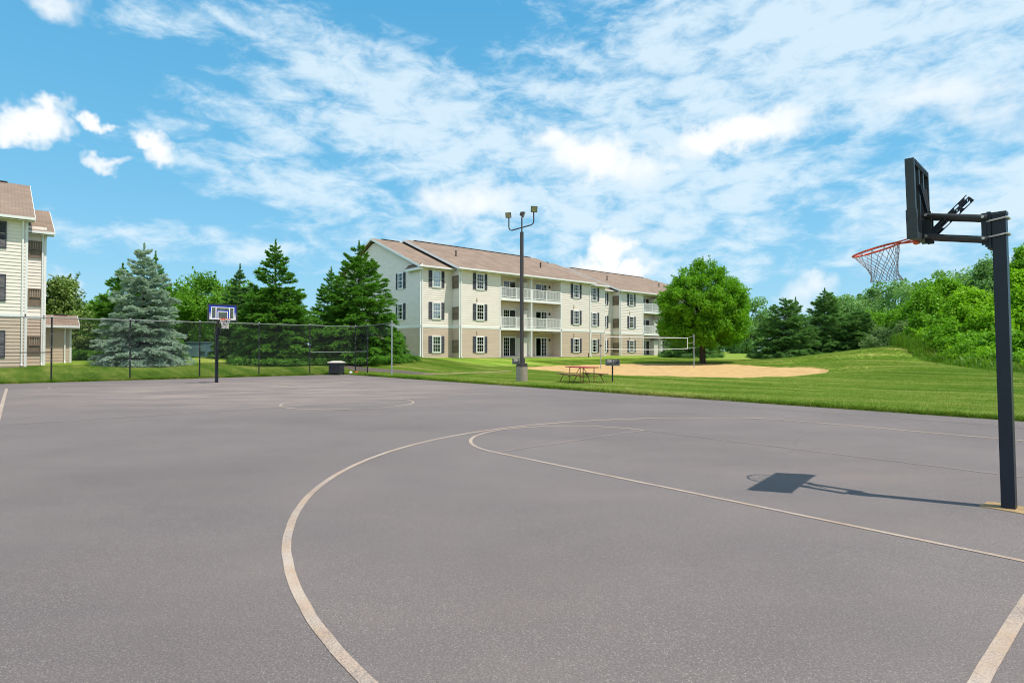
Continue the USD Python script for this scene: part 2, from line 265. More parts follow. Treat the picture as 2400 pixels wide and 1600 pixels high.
M['shutter'] = mat('shutter_grey', (0.055, 0.058, 0.075), .5, var=.15, vscale=4)
M['brown'] = mat('brown_screen', (0.20, 0.145, 0.105), .6, var=.15, vscale=3)
M['brownlight'] = mat('tan_bars', (0.42, 0.33, 0.25), .55)
M['dark'] = mat('dark_interior', (0.02, 0.022, 0.026), .5)
M['blind'] = mat('window_blind', (0.62, 0.64, 0.66), .7, var=.25, vscale=2.0, streak=(1, 1, .4))
M['curtain'] = mat('pale_curtain', (0.58, 0.63, 0.66), .8, var=.4, vscale=3.5, streak=(4, 4, .5))
M['dimblind'] = mat('dim_room', (0.26, 0.28, 0.28), .8, var=.6, vscale=2.0)
M['closet'] = mat('closet_panel', (0.62, 0.58, 0.52), .6)
M['glass'] = usdkit.material(stage, '/World/Looks/window_glass', {'f': ('fresnel', dict(IOR=1.75)), 't': ('transparent_bsdf', dict(color=(0.86, 0.9, 0.9))), 'g': ('glossy_bsdf', dict(roughness=0.02, color=(1, 1, 1))), 'x': ('mix_closure', {})},
    [('f.fac', 'x.fac'), ('t.BSDF', 'x.closure1'), ('g.BSDF', 'x.closure2')], surface='x.closure')
# asphalt shingles: courses too far away to tell the tabs apart
M['shingle'] = usdkit.material(stage, '/World/Looks/shingle', {
    'g': ('geometry', {}), 'sp': ('separate_xyz', {}), 'cx': ('combine_xyz', {}), 'zs': ('math', dict(math_type='multiply', value2=2.6)),
    'br': ('brick_texture', dict(scale=1.0, color1=(0.275, 0.205, 0.158), color2=(0.230, 0.168, 0.128), mortar=(0.17, 0.115, 0.085), mortar_size=0.012, brick_width=0.34, row_height=0.145, offset=0.5)),
    'n': ('noise_texture', dict(scale=0.8, detail=5.0)), 'nr': ('map_range', dict(from_min=0.3, from_max=0.7, to_min=0.85, to_max=1.15, clamp=True)), 's': ('vector_math', dict(math_type='scale')), 'p': ('principled_bsdf', dict(roughness=0.9, specular_ior_level=0.2))},
    [('g.position', 'sp.vector'), ('sp.y', 'cx.x'), ('sp.z', 'zs.value1'), ('zs.value', 'cx.y'), ('cx.vector', 'br.vector'), ('g.position', 'n.vector'), ('n.fac', 'nr.value'), ('br.color', 's.vector1'), ('nr.result', 's.scale'), ('s.vector', 'p.base_color')], surface='p.BSDF')
M['ridge'] = mat('ridge_vent', (0.045, 0.035, 0.03), .8)
M['black'] = mat('black_powder_coat', (0.009, 0.012, 0.021), .4, spec=.35, var=.2, vscale=6, bump=.04, bscale=200)
M['arm'] = mat('worn_black_arm', (0.032, 0.031, 0.032), .36, spec=.5, var=.3, vscale=15)
M['blackpl'] = mat('black_plastic', (0.034, 0.036, 0.043), .42, spec=.4, var=.3, vscale=9)
M['zinc'] = mat('zinc_steel', (0.55, 0.52, 0.46), .4, metallic=.8, var=.3, vscale=20)
M['rail'] = mat('weathered_rail', (0.23, 0.235, 0.235), .5, metallic=.3, var=.3, vscale=5)
M['galv'] = mat('galvanised_pipe', (0.42, 0.43, 0.44), .45, metallic=.4, var=.25, vscale=8)
M['fence'] = mat('black_fence_pipe', (0.015, 0.015, 0.017), .45, var=.3, vscale=5)
M['orange'] = mat('orange_rim', (0.78, 0.085, 0.022), .4, var=.25, vscale=12)
M['net'] = mat('net_cord', (0.42, 0.33, 0.32), .9, var=.3, vscale=30)
M['netw'] = mat('white_net_cord', (0.78, 0.70, 0.68), .9)
M['blueprint'] = usdkit.material(stage, '/World/Looks/blue_board_print', {'g': ('texture_coordinate', {}), 's': ('separate_xyz', {}), 'r': ('map_range', dict(from_min=2.97, from_max=3.3, clamp=True)), 'c': ('mix', dict(color1=(0.75, 0.72, 0.68), color2=(0.008, 0.035, 0.38))), 'p': ('principled_bsdf', dict(roughness=.35))},
    [('g.object', 's.vector'), ('s.z', 'r.value'), ('r.result', 'c.fac'), ('c.color', 'p.base_color')], surface='p.BSDF')
M['bluesolid'] = mat('blue_print', (0.010, 0.04, 0.38), .35)
M['whiteprint'] = mat('white_board_print', (0.80, 0.78, 0.76), .4)
M['acrylic'] = usdkit.material(stage, '/World/Looks/smoky_acrylic', {'t': ('transparent_bsdf', dict(color=(0.88, 0.9, 0.88))), 'd': ('diffuse_bsdf', dict(color=(0.35, 0.36, 0.34))), 'g': ('glossy_bsdf', dict(roughness=0.12)), 'f': ('fresnel', dict(IOR=1.45)), 'x': ('mix_closure', dict(fac=0.16)), 'y': ('mix_closure', {})},
    [('t.BSDF', 'x.closure1'), ('d.BSDF', 'x.closure2'), ('f.fac', 'y.fac'), ('x.closure', 'y.closure1'), ('g.BSDF', 'y.closure2')], surface='y.closure')
M['bronze'] = mat('bronze_paint', (0.060, 0.045, 0.042), .4, spec=.5, var=.15, vscale=3)
M['lens'] = mat('floodlight_lens', (0.40, 0.34, 0.19), .2, var=.5, vscale=9)
M['concrete'] = mat('concrete', (0.36, 0.305, 0.235), .9, spec=.2, var=.25, vscale=4, bump=.4, bscale=50)
M['concrete_yellow'] = mat('sandy_concrete', (0.38, 0.26, 0.13), .9, spec=.2, var=.35, vscale=9, bump=.5, bscale=80)
M['redwood'] = mat('red_plank', (0.42, 0.028, 0.028), .55, var=.3, vscale=5)
M['orangeframe'] = mat('rust_red_frame', (0.22, 0.055, 0.03), .55, var=.35, vscale=10)
M['seat'] = mat('brown_plank', (0.34, 0.17, 0.09), .6, var=.3, vscale=6)
M['iron'] = mat('grill_iron', (0.045, 0.042, 0.042), .6, var=.4, vscale=14)
M['irongrey'] = mat('worn_grill_grey', (0.20, 0.19, 0.19), .5, metallic=.4, var=.4, vscale=12)
M['ball'] = mat('orange_ball', (0.66, 0.16, 0.02), .6, bump=.3, bscale=300)
M['ballline'] = mat('ball_seam', (0.02, 0.015, 0.012), .6)
M['ballwhite'] = mat('white_ball', (0.75, 0.73, 0.70), .5)
M['slat'] = mat('dark_slat', (0.030, 0.031, 0.042), .5, var=.3, vscale=8)
M['lid'] = mat('pale_lid', (0.66, 0.60, 0.54), .6, var=.15, vscale=5)
M['bluegrey'] = mat('blue_grey_steel', (0.10, 0.20, 0.25), .5, var=.25, vscale=2.5)
M['bluegrey2'] = mat('pale_blue_steel', (0.17, 0.29, 0.34), .5, var=.2, vscale=2.5)
M['greenbin'] = mat('green_plastic', (0.02, 0.16, 0.13), .45, var=.2)
M['red'] = mat('red_cone', (0.62, 0.03, 0.03), .5)
M['bark'] = mat('bark', (0.10, 0.075, 0.055), .9, spec=.1, var=.5, vscale=6, bump=.9, bscale=12, streak=(1, 1, .25))
M['wire'] = mat('fence_wire', (0.017, 0.017, 0.019), .5)
M['bulb'] = mat('string_bulb', (0.85, 0.78, 0.62), .3)
M['spruce'] = leaf_mat('spruce_needles', (0.07, 0.185, 0.022), (0.19, 0.43, 0.045), (0.38, 0.66, 0.08), 0.3)
M['spruce_dull'] = leaf_mat('dull_conifer_needles', (0.095, 0.210, 0.060), (0.205, 0.390, 0.110), (0.35, 0.56, 0.16), .32)
M['spruce_blue'] = leaf_mat('blue_spruce_needles', (0.20, 0.29, 0.245), (0.58, 0.70, 0.63), (0.86, 0.92, 0.85), .34)
M['olive'] = leaf_mat('olive_needles', (0.116, 0.198, 0.041), (0.244, 0.356, 0.079), (0.413, 0.525, 0.131), 0.25)
M['maple'] = leaf_mat('maple_leaf', (0.089, 0.24, 0.006), (0.196, 0.437, 0.01), (0.366, 0.632, 0.023), 0.4)
M['bushleaf'] = leaf_mat('bush_leaf', (0.108, 0.27, 0.011), (0.216, 0.46, 0.018), (0.414, 0.684, 0.04), 0.38)
M['bushlime'] = leaf_mat('lime_bush_leaf', (0.179, 0.38, 0.013), (0.316, 0.566, 0.019), (0.486, 0.73, 0.041), 0.4)
M['locust'] = leaf_mat('locust_leaf', (0.092, 0.239, 0.015), (0.184, 0.391, 0.029), (0.319, 0.558, 0.057), 0.38)
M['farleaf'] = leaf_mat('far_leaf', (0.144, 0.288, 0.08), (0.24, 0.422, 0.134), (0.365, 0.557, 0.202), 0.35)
M['greyleaf'] = leaf_mat('grey_green_leaf', (0.134, 0.23, 0.077), (0.24, 0.365, 0.134), (0.403, 0.538, 0.24), .35)
M['dryweed'] = leaf_mat('dry_grass_leaf', (0.16, 0.16, 0.03), (0.26, 0.25, 0.06), (0.40, 0.36, 0.13), .3)
M['weed'] = leaf_mat('tall_weed_leaf', (0.078, 0.18, 0.012), (0.15, 0.288, 0.022), (0.3, 0.42, 0.06), .4)

# ------------------------------------------------------------------ terrain
U0, U1, V0, V1 = -28.55, 9.2, -9.3, 9.2          # edges of the asphalt court
CP = [(-38.5, -7.4, .5), (-39.6, -4.05, .7), (-35.8, -2.8, .47), (-37.7, -.35, .5), (-40.3, 2.7, .79), (-40, 6.1, .75), (-35, 7.3, .5), (-42, 12.9, .83), (-32.9, 11.2, .39), (-27.2, 11.6, .22), (-22.7, 11.7, .06), (-36.5, 17.6, .82),
      (-38.7, 21.2, .87), (-39.6, 30.8, .87), (-39.8, 39.7, .86), (-39.6, 61, .86), (-26, 23.5, .16), (-27.4, 32.6, .14), (-8.7, 20.6, .08), (-7.9, 32.2, .14), (-13.1, 38.4, .28), (-22.3, 41.5, .3), (-25, 55, .62), (-17.4, 53.2, .8),
      (-11.7, 47.6, 1.5), (-8, 45.7, 1.83), (-9.5, 47, 1.74), (-4.2, 41, .72), (.1, 35.2, .44), (1.3, 23, .12), (-1.3, 21.5, .08), (-3.8, 30.7, .5), (-7.3, 34.4, .6), (1.8, 14.4, .05), (-16.4, 16.3, .03), (-14, 11.5, .0), (-11, 14, .0),
      (-46, 5, .93), (-44, 6.4, .93), (-54, -1, .6), (-56, 9, .94), (-21, 25.6, .15), (-18.2, 33.4, .15), (-60, 30, .9), (-60, 60, .9), (-45, -25, .7), (-35, -25, .4), (12, 12, .02), (14, 30, .35), (10, 45, .9), (0, 52, 1.5), (-8, 56, 1.5), (-20, 70, 1.0),
      (12, -20, 0), (-10, -20, 0), (-30, -20, .2), (20, 0, 0), (20, 60, 1.0), (-30, 75, .9), (-75, 0, .9), (-75, 40, .9)]
CP = np.array(CP)
_rbf = RBFInterpolator(CP[:, :2], CP[:, 2], kernel='thin_plate_spline', smoothing=0.05)
def sstep(x, a, b):
    t = np.clip((x - a) / (b - a), 0, 1); return t * t * (3 - 2 * t)
def terrain(u, v):
    u, v = np.broadcast_arrays(np.asarray(u, float), np.asarray(v, float)); sh = u.shape
    p = np.stack([u.ravel(), v.ravel()], 1)
    z = _rbf(np.clip(p, [-85, -45], [40, 85]))
    far = np.maximum(np.maximum(p[:, 0] - 30, -75 - p[:, 0]), np.maximum(p[:, 1] - 75, -40 - p[:, 1]))
    k = sstep(far, 0, 40); z = z * (1 - k) + .9 * k
    z = np.clip(z, -0.1, 2.2)
    d = np.maximum(np.maximum(U0 - p[:, 0], p[:, 0] - U1), np.maximum(V0 - p[:, 1], p[:, 1] - V1))
    z = np.where(d < 0, -.09, (np.maximum(z, 0.0)) * sstep(d, 0, 3.0) + .012)
    z = z + .03 * (meshkit.fbm(np.stack([p[:, 0] * .5, p[:, 1] * .5, p[:, 0] * 0], -1), 3) - .5) * sstep(d, .3, 4)
    return z.reshape(sh)
def tz(u, v): return float(terrain(u, v))
def axis(lo, hi, cuts):
    a = np.concatenate([[-4000, -2000, -1000, -500, -250, -160, -120], np.arange(lo, hi, .7), [hi + 8, hi + 25, hi + 60, 250, 500, 1000, 2000, 4000]])
    for c in cuts: a = np.concatenate([a[np.abs(a - c) > .25], [c - .05, c + .04]])
    return np.unique(a)
gx, gy = axis(-90, 35, (U0, U1)), axis(-40, 88, (V0, V1))
GX, GY = np.meshgrid(gx, gy, indexing='ij'); GZ = terrain(GX, GY)
idx = np.arange(GX.size).reshape(GX.shape)
gf = np.stack([idx[:-1, :-1], idx[1:, :-1], idx[1:, 1:], idx[:-1, 1:]], -1).reshape(-1, 4)
MB().add(np.stack([GX, GY, GZ], -1).reshape(-1, 3), gf).build('/World/lawn_ground', M['turf'], smooth=True, kind='structure', label='mown lawn rising from the court to the buildings and a mound')

def wobble(pts, amp, n, seed):
    """densify a closed outline and make its edge uneven"""
    ln = LineString(list(pts) + [pts[0]]); q = np.array([ln.interpolate(t, True).coords[0] for t in np.linspace(0, 1, n, endpoint=False)])
    k = meshkit.fbm(np.stack([q[:, 0] * 1.1, q[:, 1] * 1.1, np.full(n, seed)], -1), 5, seed) - .5
    c = q.mean(0); d = q - c; return q + d / np.linalg.norm(d, axis=1, keepdims=True) * (k * 2 * amp)[:, None]
def smooth_closed(pts, n=160):
    from scipy.interpolate import splprep, splev
    p = np.array(list(pts) + [pts[0]]); tck, _ = splprep(p.T, s=0, per=True); return np.array(splev(np.linspace(0, 1, n, endpoint=False), tck)).T
def drape(poly, lift, step, path, m, **kw):
    """a sheet over the terrain inside a polygon"""
    pts, tri = trimesh.creation.triangulate_polygon(poly, engine='earcut')
    v, f = np.column_stack([pts, np.zeros(len(pts))]), tri
    v, f = trimesh.remesh.subdivide_to_size(v, f, step)
    v[:, 2] = terrain(v[:, 0], v[:, 1]) + lift
    n = trimesh.Trimesh(v, f, process=False); 
    if n.face_normals[:, 2].mean() < 0: f = f[:, ::-1]
    return MB().add(v, f).build(path, m, smooth=True, **kw)

sand_pts = [(-25.3, 21.6), (-27.4, 25.5), (-28.4, 30.5), (-28.0, 36), (-25.4, 39.6), (-20.5, 40.6), (-15, 38.2), (-11, 35.6), (-8.1, 32.6), (-7.1, 27.6), (-7.2, 23), (-8.6, 20.9), (-12, 19.9), (-16.3, 19.5), (-21.5, 20.4)]
SAND = Polygon(wobble(smooth_closed(sand_pts, 200), .55, 900, 3)).buffer(0)
drape(SAND, .03, 1.2, '/World/sand_court', M['sand'], kind='structure', label='pale orange sand of the volleyball court')
path_c = np.array([(-60, 13.5), (-52, 13.2), (-45, 12.9), (-42, 12.8), (-36.4, 11.9), (-32.9, 11.3), (-30.4, 11.1), (-27.2, 11.35), (-23.9, 11.75), (-22.2, 12.0)])
PATH = LineString(path_c).buffer(.62, cap_style=2).buffer(.3).buffer(-.3)
drape(PATH, .035, .8, '/World/footpath', M['path'], kind='structure', label='narrow asphalt footpath winding past the fence')
GRAV = Polygon(wobble(np.array(LineString([(-23.0, 11.9), (-22.4, 13), (-22.3, 15), (-22.2, 17.6)]).buffer(.32).exterior.coords[:-1]), .1, 120, 5)).buffer(0)
drape(GRAV, .05, .6, '/World/sandy_strip', M['gravel'], kind='structure', label='thin sandy track leaving the footpath end')

# ------------------------------------------------------------------ court
court = thing('basketball_court', 'worn grey asphalt basketball court with faded lines', None, kind='structure')
edge = wobble(np.array([(U0, V0), (U1, V0), (U1, V1), (U0, V1)]), .035, 700, 9)
pts, tri = trimesh.creation.triangulate_polygon(Polygon(edge), engine='earcut')
slab = trimesh.creation.extrude_triangulation(pts, tri, .3); slab.apply_translation([0, 0, -.3])
MB().tm(slab).build(court + '/asphalt', M['asphalt'])
LW = .065
def strip(name, pts, w, m, label=None):
    pts = np.asarray(pts, float)
    ln = LineString(pts); n = max(2, int(ln.length / .12)); q = np.array([ln.interpolate(t, True).coords[0] for t in np.linspace(0, 1, n)])
    t = np.gradient(q, axis=0); t /= np.linalg.norm(t, axis=1, keepdims=True); nn = np.stack([-t[:, 1], t[:, 0]], 1)
    j = (meshkit.fbm(np.stack([q[:, 0] * 4, q[:, 1] * 4, q[:, 0] * 0], -1), 3, 5) - .5) * .012
    a, b = q + nn * (w / 2 + j)[:, None], q - nn * (w / 2 - j)[:, None]
    v = np.zeros((2 * n, 3)); v[0::2, :2] = b; v[1::2, :2] = a; v[:, 2] = .004
    f = [(2 * i, 2 * i + 2, 2 * i + 3, 2 * i + 1) for i in range(n - 1)]
    return MB().add(v, f).build(court + '/' + name, m, label=label)
def arc(cx, cy, r, a0, a1, n=120):
    a = np.radians(np.linspace(a0, a1, n)); return np.stack([cx + r * np.cos(a), cy + r * np.sin(a)], 1)
MID = -9.015
for sgn, pm in ((1, M['paint']), (-1, M['paint_worn'])):
    X = lambda u: u if sgn > 0 else 2 * MID - u
    fl = lambda p: np.stack([[X(u) for u in np.asarray(p)[:, 0]], np.asarray(p)[:, 1] + (0 if sgn > 0 else .2)], 1)
    R3, CU, CV = 6.357, 4.378, .262
    aF = 180 - math.degrees(math.asin((5.53 - CV) / R3))
    a3 = arc(CU, CV, R3, aF, 270, 200)
    strip('three_point_line', fl(np.vstack([[(6.05, 5.53)], a3, [(6.05, CV - R3)]])), LW * 1.05, pm)
    strip('base_line', fl([(6.08, -7.3), (6.08, 7.73)]), LW * 1.1, pm)
    strip('free_throw_line', fl([(0, -1.8), (0, 1.8)]), LW * .8, M['paint_worn'])
    strip('lane_line', fl([(0, -1.83), (6.05, -1.83)]), LW * .8, pm)
    strip('lane_line', fl([(0, 1.83), (6.05, 1.83)]), LW * .7, M['paint_worn'])
    strip('free_throw_circle', fl(arc(0, 0, 1.83, 90, 270, 90)), LW * .9, pm)
strip('side_line', [(6.05, 7.73), (2 * MID - 6.05, 7.73)], LW * .8, M['paint_worn'])
strip('side_line', [(6.05, -7.67), (2 * MID - 6.05, -7.18)], LW * 1.3, M['paint'])
strip('half_court_line', [(MID, -7.2), (MID, 7.7)], LW, M['paint_worn'])
strip('centre_circle', arc(MID, .16, 1.83, 0, 360, 160), LW, M['paint'])
M['crack'] = mat('crack_filler', (0.045, 0.042, 0.042), .9)
def crack(p, w):
    p = np.asarray(p, float); q = []
    for a, b in zip(p[:-1], p[1:]):
        n = max(2, int(np.linalg.norm(b - a) / .05))
        for t in np.linspace(0, 1, n, endpoint=False): q.append(a + (b - a) * t + RS.normal(0, .012, 2))
    q = np.array(q); t = np.gradient(q, axis=0); t /= np.linalg.norm(t, axis=1, keepdims=True); nn = np.stack([-t[:, 1], t[:, 0]], 1)
    ww = w * (.3 + RS.random(len(q)))[:, None]; v = np.zeros((2 * len(q), 3)); v[0::2, :2] = q - nn * ww; v[1::2, :2] = q + nn * ww; v[:, 2] = .003
    MB().add(v, [(2 * i, 2 * i + 2, 2 * i + 3, 2 * i + 1) for i in range(len(q) - 1)]).build(court + '/crack', M['crack'])
crack([(2.25, 3.9), (2.35, 3.0), (2.75, 1.9)], .0016)
crack([(2.8, 1.75), (3.0, 1.0), (3.35, .2)], .0009)

# ------------------------------------------------------------------ apartment buildings
LAP = 0.20
def lap_wall(mb, axis_, at, sgn, spans, z0, z1):
    """lap siding: wall plane axis_='u' (constant u, along v) or 'v'; sgn = outward side; spans(z) -> (a, b) or None along the wall"""
    n = max(1, int(round((z1 - z0) / LAP))); h = (z1 - z0) / n; out = .026
    def P(t, d, z): return (at + sgn * d, t, z) if axis_ == 'u' else (t, at + sgn * d, z)
    v, f = [], []
    for i in range(n):
        za, zb = z0 + i * h, z0 + (i + 1) * h
        A, B = spans(za), spans(zb - 1e-4)
        if A is None or B is None: 
            if A is None: continue
            B = ((A[0] + A[1]) / 2,) * 2
        k = len(v)
        v += [P(A[0], out, za), P(A[1], out, za), P(B[1], .0, zb), P(B[0], .0, zb), P(A[0], -.02, za), P(A[1], -.02, za)]
        q = [(k, k + 1, k + 2, k + 3), (k + 4, k + 5, k + 1, k)]
        f += q if (axis_ == 'u') == (sgn > 0) else [x[::-1] for x in q]
    if v: mb.add(v, f)
def const(a, b): return lambda z: (a, b)

class Frame:
    """local axes on a wall: p(along, up, out)"""
    def __init__(s, axis_, at, sgn): s.a, s.at, s.sgn = axis_, at, sgn
    def p(s, t, z, d): return (s.at + s.sgn * d, t, z) if s.a == 'u' else (t, s.at + s.sgn * d, z)
    def box(s, mb, t0, t1, z0, z1, d0, d1): mb.box(s.p(t0, z0, d0), s.p(t1, z1, d1))

def window(bp, fr, tc, z0, w=.86, h=1.47, shut=(True, True), inner='curtain', grid=True):
    t0, t1 = tc - w / 2, tc + w / 2; z1 = z0 + h; zm = z0 + h * .5; mb = MB()
    for a, b, c, d in ((t0 - .06, t0 + .05, z0 - .06, z1 + .06), (t1 - .05, t1 + .06, z0 - .06, z1 + .06), (t0 + .05, t1 - .05, z0 - .06, z0 + .05), (t0 + .05, t1 - .05, z1 - .05, z1 + .06)): fr.box(mb, a, b, c, d, .0, .09)
    fr.box(mb, t0 + .05, t1 - .05, zm - .03, zm + .03, .02, .082)
    if grid:
        for zz0, zz1 in ((z0 + .05, zm - .03), (zm + .03, z1 - .05)):
            for k in (1, 2): x = t0 + .05 + (w - .1) * k / 3; fr.box(mb, x - .011, x + .011, zz0, zz1, .05, .064)
            y = (zz0 + zz1) / 2; fr.box(mb, t0 + .05, t1 - .05, y - .011, y + .011, .051, .063)
    wp = mb.build(bp + '/window', M['white'])
    for zz0, zz1, d in ((z0 + .05, zm - .03, .040), (zm + .03, z1 - .05, .046)):
        g = MB(); fr.box(g, t0 + .05, t1 - .05, zz0, zz1, d, d + .004); g.build(wp + '/pane', M['glass'])
    g = MB(); fr.box(g, t0 + .05, t1 - .05, z0 + .05, z1 - .05, .024, .028); g.build(wp + '/blind', M[inner])
    for k, sd in enumerate((-1, 1)):
        if not shut[k]: continue
        a = tc + sd * (w / 2 + .075); b = a + sd * .36; a, b = min(a, b), max(a, b); s = MB()
        fr.box(s, a, a + .05, z0 - .04, z1 + .04, .02, .065); fr.box(s, b - .05, b, z0 - .04, z1 + .04, .02, .065)
        for c, d in ((z0 - .04, z0 + .06), (zm - .05, zm + .05), (z1 - .06, z1 + .04)): fr.box(s, a + .05, b - .05, c, d, .02, .063)
        z = z0 + .08
        while z < z1 - .08:
            if abs(z - zm) > .07: s.add([fr.p(a + .05, z, .058), fr.p(b - .05, z, .058), fr.p(b - .05, z + .05, .03), fr.p(a + .05, z + .05, .03)], [(0, 1, 2, 3)])
            z += .05
        s.build(bp + '/shutter', M['shutter'])

def slider(bp, fr, t0, t1, z0, h=2.0, inner='dimblind', flip=False):
    z1 = z0 + h; tm = (t0 + t1) / 2; mb = MB()
    for a, b, c, d in ((t0 - .05, t0 + .06, z0, z1 + .06), (t1 - .06, t1 + .05, z0, z1 + .06), (t0 + .06, t1 - .06, z0, z0 + .06), (t0 + .06, t1 - .06, z1 - .05, z1 + .06)): fr.box(mb, a, b, c, d, 0, .09)
    fr.box(mb, tm - .045, tm + .045, z0 + .06, z1 - .05, .02, .084)
    side = (t0 + .06, tm - .045) if not flip else (tm + .045, t1 - .06)
    for k in (1, 2): x = side[0] + (side[1] - side[0]) * k / 3; fr.box(mb, x - .011, x + .011, z0 + .06, z1 - .05, .05, .064)
    for k in range(1, 5): y = z0 + .06 + (h - .11) * k / 5; fr.box(mb, side[0], side[1], y - .011, y + .011, .051, .063)
    dp = mb.build(bp + '/sliding_door', M['white'])
    for a, b in ((t0 + .06, tm - .045), (tm + .045, t1 - .06)):
        g = MB(); fr.box(g, a, b, z0 + .06, z1 - .05, .042, .046); g.build(dp + '/pane', M['glass'])
    g = MB(); fr.box(g, t0 + .06, tm, z0 + .06, z1 - .05, .022, .027); g.build(dp + '/blind', M[inner])
    g = MB(); fr.box(g, tm, t1 - .06, z0 + .06, z1 - .05, .022, .027); g.build(dp + '/blind', M['dimblind'])

def stair_screen(bp, fr, t0, t1, z0, z1):
    mb = MB()
    for a, b, c, d in ((t0, t0 + .07, z0, z1), (t1 - .07, t1, z0, z1), (t0 + .07, t1 - .07, z0, z0 + .07), (t0 + .07, t1 - .07, z1 - .07, z1), (t0 + .07, t1 - .07, (z0 + z1) / 2 - .03, (z0 + z1) / 2 + .03)): fr.box(mb, a, b, c, d, .0, .08)
    sp = mb.build(bp + '/stair_opening', M['brown'])
    g = MB(); fr.box(g, t0 + .07, t1 - .07, z0 + .07, z1 - .07, .024, .03); g.build(sp + '/screen', M['brown'])
    g = MB(); n = 6
    for k in range(1, n): x = t0 + (t1 - t0) * k / n; fr.box(g, x - .014, x + .014, (z0 + z1) / 2 + .03, z1 - .07, .035, .06)
    g.build(sp + '/bars', M['brownlight'], kind='stuff')

FL = (1.36, 4.47, 7.42)                     # window sills of the three storeys
Z0, ZB, ZE = 0.86, 3.62, 9.05               # base, top of tan siding, soffit
SL = 0.405                                  # roof slope
def gable_roof(bp, v0, v1, ufront, uback, ze, left_gable=True, over=.42, rake_l=.38, rake_r=.38):
    uf, ub = ufront + over, uback - over; ur = (uf + ub) / 2; zr = ze + SL * (uf - ur); a, b = v0 - rake_l, v1 + rake_r; th = .17
    r = MB()
    for s in (0, 1):
        e = uf if s == 0 else ub
        q = [(e, a, ze), (e, b, ze), (ur, b, zr), (ur, a, zr)]; lo = [(x, y, z - th) for x, y, z in q]
        fq = [(0, 1, 2, 3), (7, 6, 5, 4), (0, 4, 5, 1), (1, 5, 6, 2), (3, 7, 4, 0)]
        r.add(q + lo, fq if s == 0 else [t[::-1] for t in fq])
    rp = r.build(bp + '/roof', M['shingle'])
    for y in (a - .025, b + .001):
        for e in (uf, ub):
            q = [(e, y, ze - .21), (ur, y, zr - .21), (ur, y, zr + .012), (e, y, ze + .012)]; lo = [(x, yy + .024, z) for x, yy, z in q]
            MB().add(q + lo, [(0, 1, 2, 3), (7, 6, 5, 4), (0, 4, 5, 1), (2, 6, 7, 3), (0, 3, 7, 4)]).build(bp + '/rake_board', M['white'])
    g = MB(); g.box((uf + .003, a, ze - .15), (uf + .12, b, ze + .0)); g.build(bp + '/gutter', M['white'])
    g = MB(); g.box((ub - .12, a, ze - .15), (ub - .003, b, ze)); g.build(bp + '/gutter', M['white'])
    s = MB(); s.box((ufront - .02, a + .03, ze - .215), (uf - .005, b - .03, ze - .18)); s.build(bp + '/soffit', M['soffit'])
    h = MB(); h.bar((ur, a + 1.2, zr + .02), (ur, b - 1.2, zr + .02), .30, .075); h.build(rp + '/ridge_vent', M['ridge'])
    return ur, zr, rp
def downspout(bp, u, v, z0, z1, du=.0):
    m = MB(); m.box((u, v - .04, z0 + .1), (u + .07, v + .04, z1 - .45)); m.bar((u + .035, v, z1 - .45), (u + .36, v, z1 - .08), .07, .07); m.bar((u + .035, v, z0 + .1), (u + .25, v, z0 - .0), .07, .07)
    m.build(bp + '/downspout', M['white'])
def corner(bp, u, v, z0, z1):
    m = MB(); m.box((u - .03, v - .06, z0), (u + .035, v + .06, z1)); m.build(bp + '/corner_board', M['white'])

def wall_front(bp, u, spans):
    """front wall at constant u over several v spans: foundation, tan storey, white band, cream storeys"""
    for v0, v1 in spans:
        a, b, c, d = MB(), MB(), MB(), MB()
        a.box((u - .25, v0, -.6), (u + .012, v1, Z0 + .02)); lap_wall(b, 'u', u, 1, const(v0, v1), Z0, ZB); lap_wall(c, 'u', u, 1, const(v0, v1), ZB + .22, ZE)
        d.box((u - .02, v0, ZB), (u + .035, v1, ZB + .22))
        a.build(bp + '/foundation', M['found']); b.build(bp + '/siding_tan', M['tan'], kind='stuff'); c.build(bp + '/siding_cream', M['cream'], kind='stuff'); d.build(bp + '/band_board', M['white'])
def wall_side(bp, v, sgn, u0, u1, gable=None):
    """side wall at constant v from u0 to u1 (u0 < u1); gable = (u ridge, z ridge, z eave at u1)"""
    a, b, c, d = MB(), MB(), MB(), MB()
    a.box((u0, v - .2, -.6), (u1, v + .2, Z0 + .02)) if False else a.box((u0, v, -.6), (u1, v + sgn * .012, Z0 + .02))
    lap_wall(b, 'v', v, sgn, const(u0, u1), Z0, ZB); d.box((u0, v, ZB), (u1, v + sgn * .035, ZB + .22)); lap_wall(c, 'v', v, sgn, const(u0, u1), ZB + .22, ZE)
    if gable:
        ur, zr, = gable
        half = (u1 - u0) / 2
        lap_wall(c, 'v', v, sgn, lambda z: (ur - half * (zr - z) / (zr - ZE), ur + half * (zr - z) / (zr - ZE)) if z < zr - .02 else None, ZE, zr - .12)
    a.build(bp + '/foundation', M['found']); b.build(bp + '/siding_tan', M['tan'], kind='stuff'); c.build(bp + '/siding_cream', M['cream'], kind='stuff'); d.build(bp + '/band_board', M['white'])

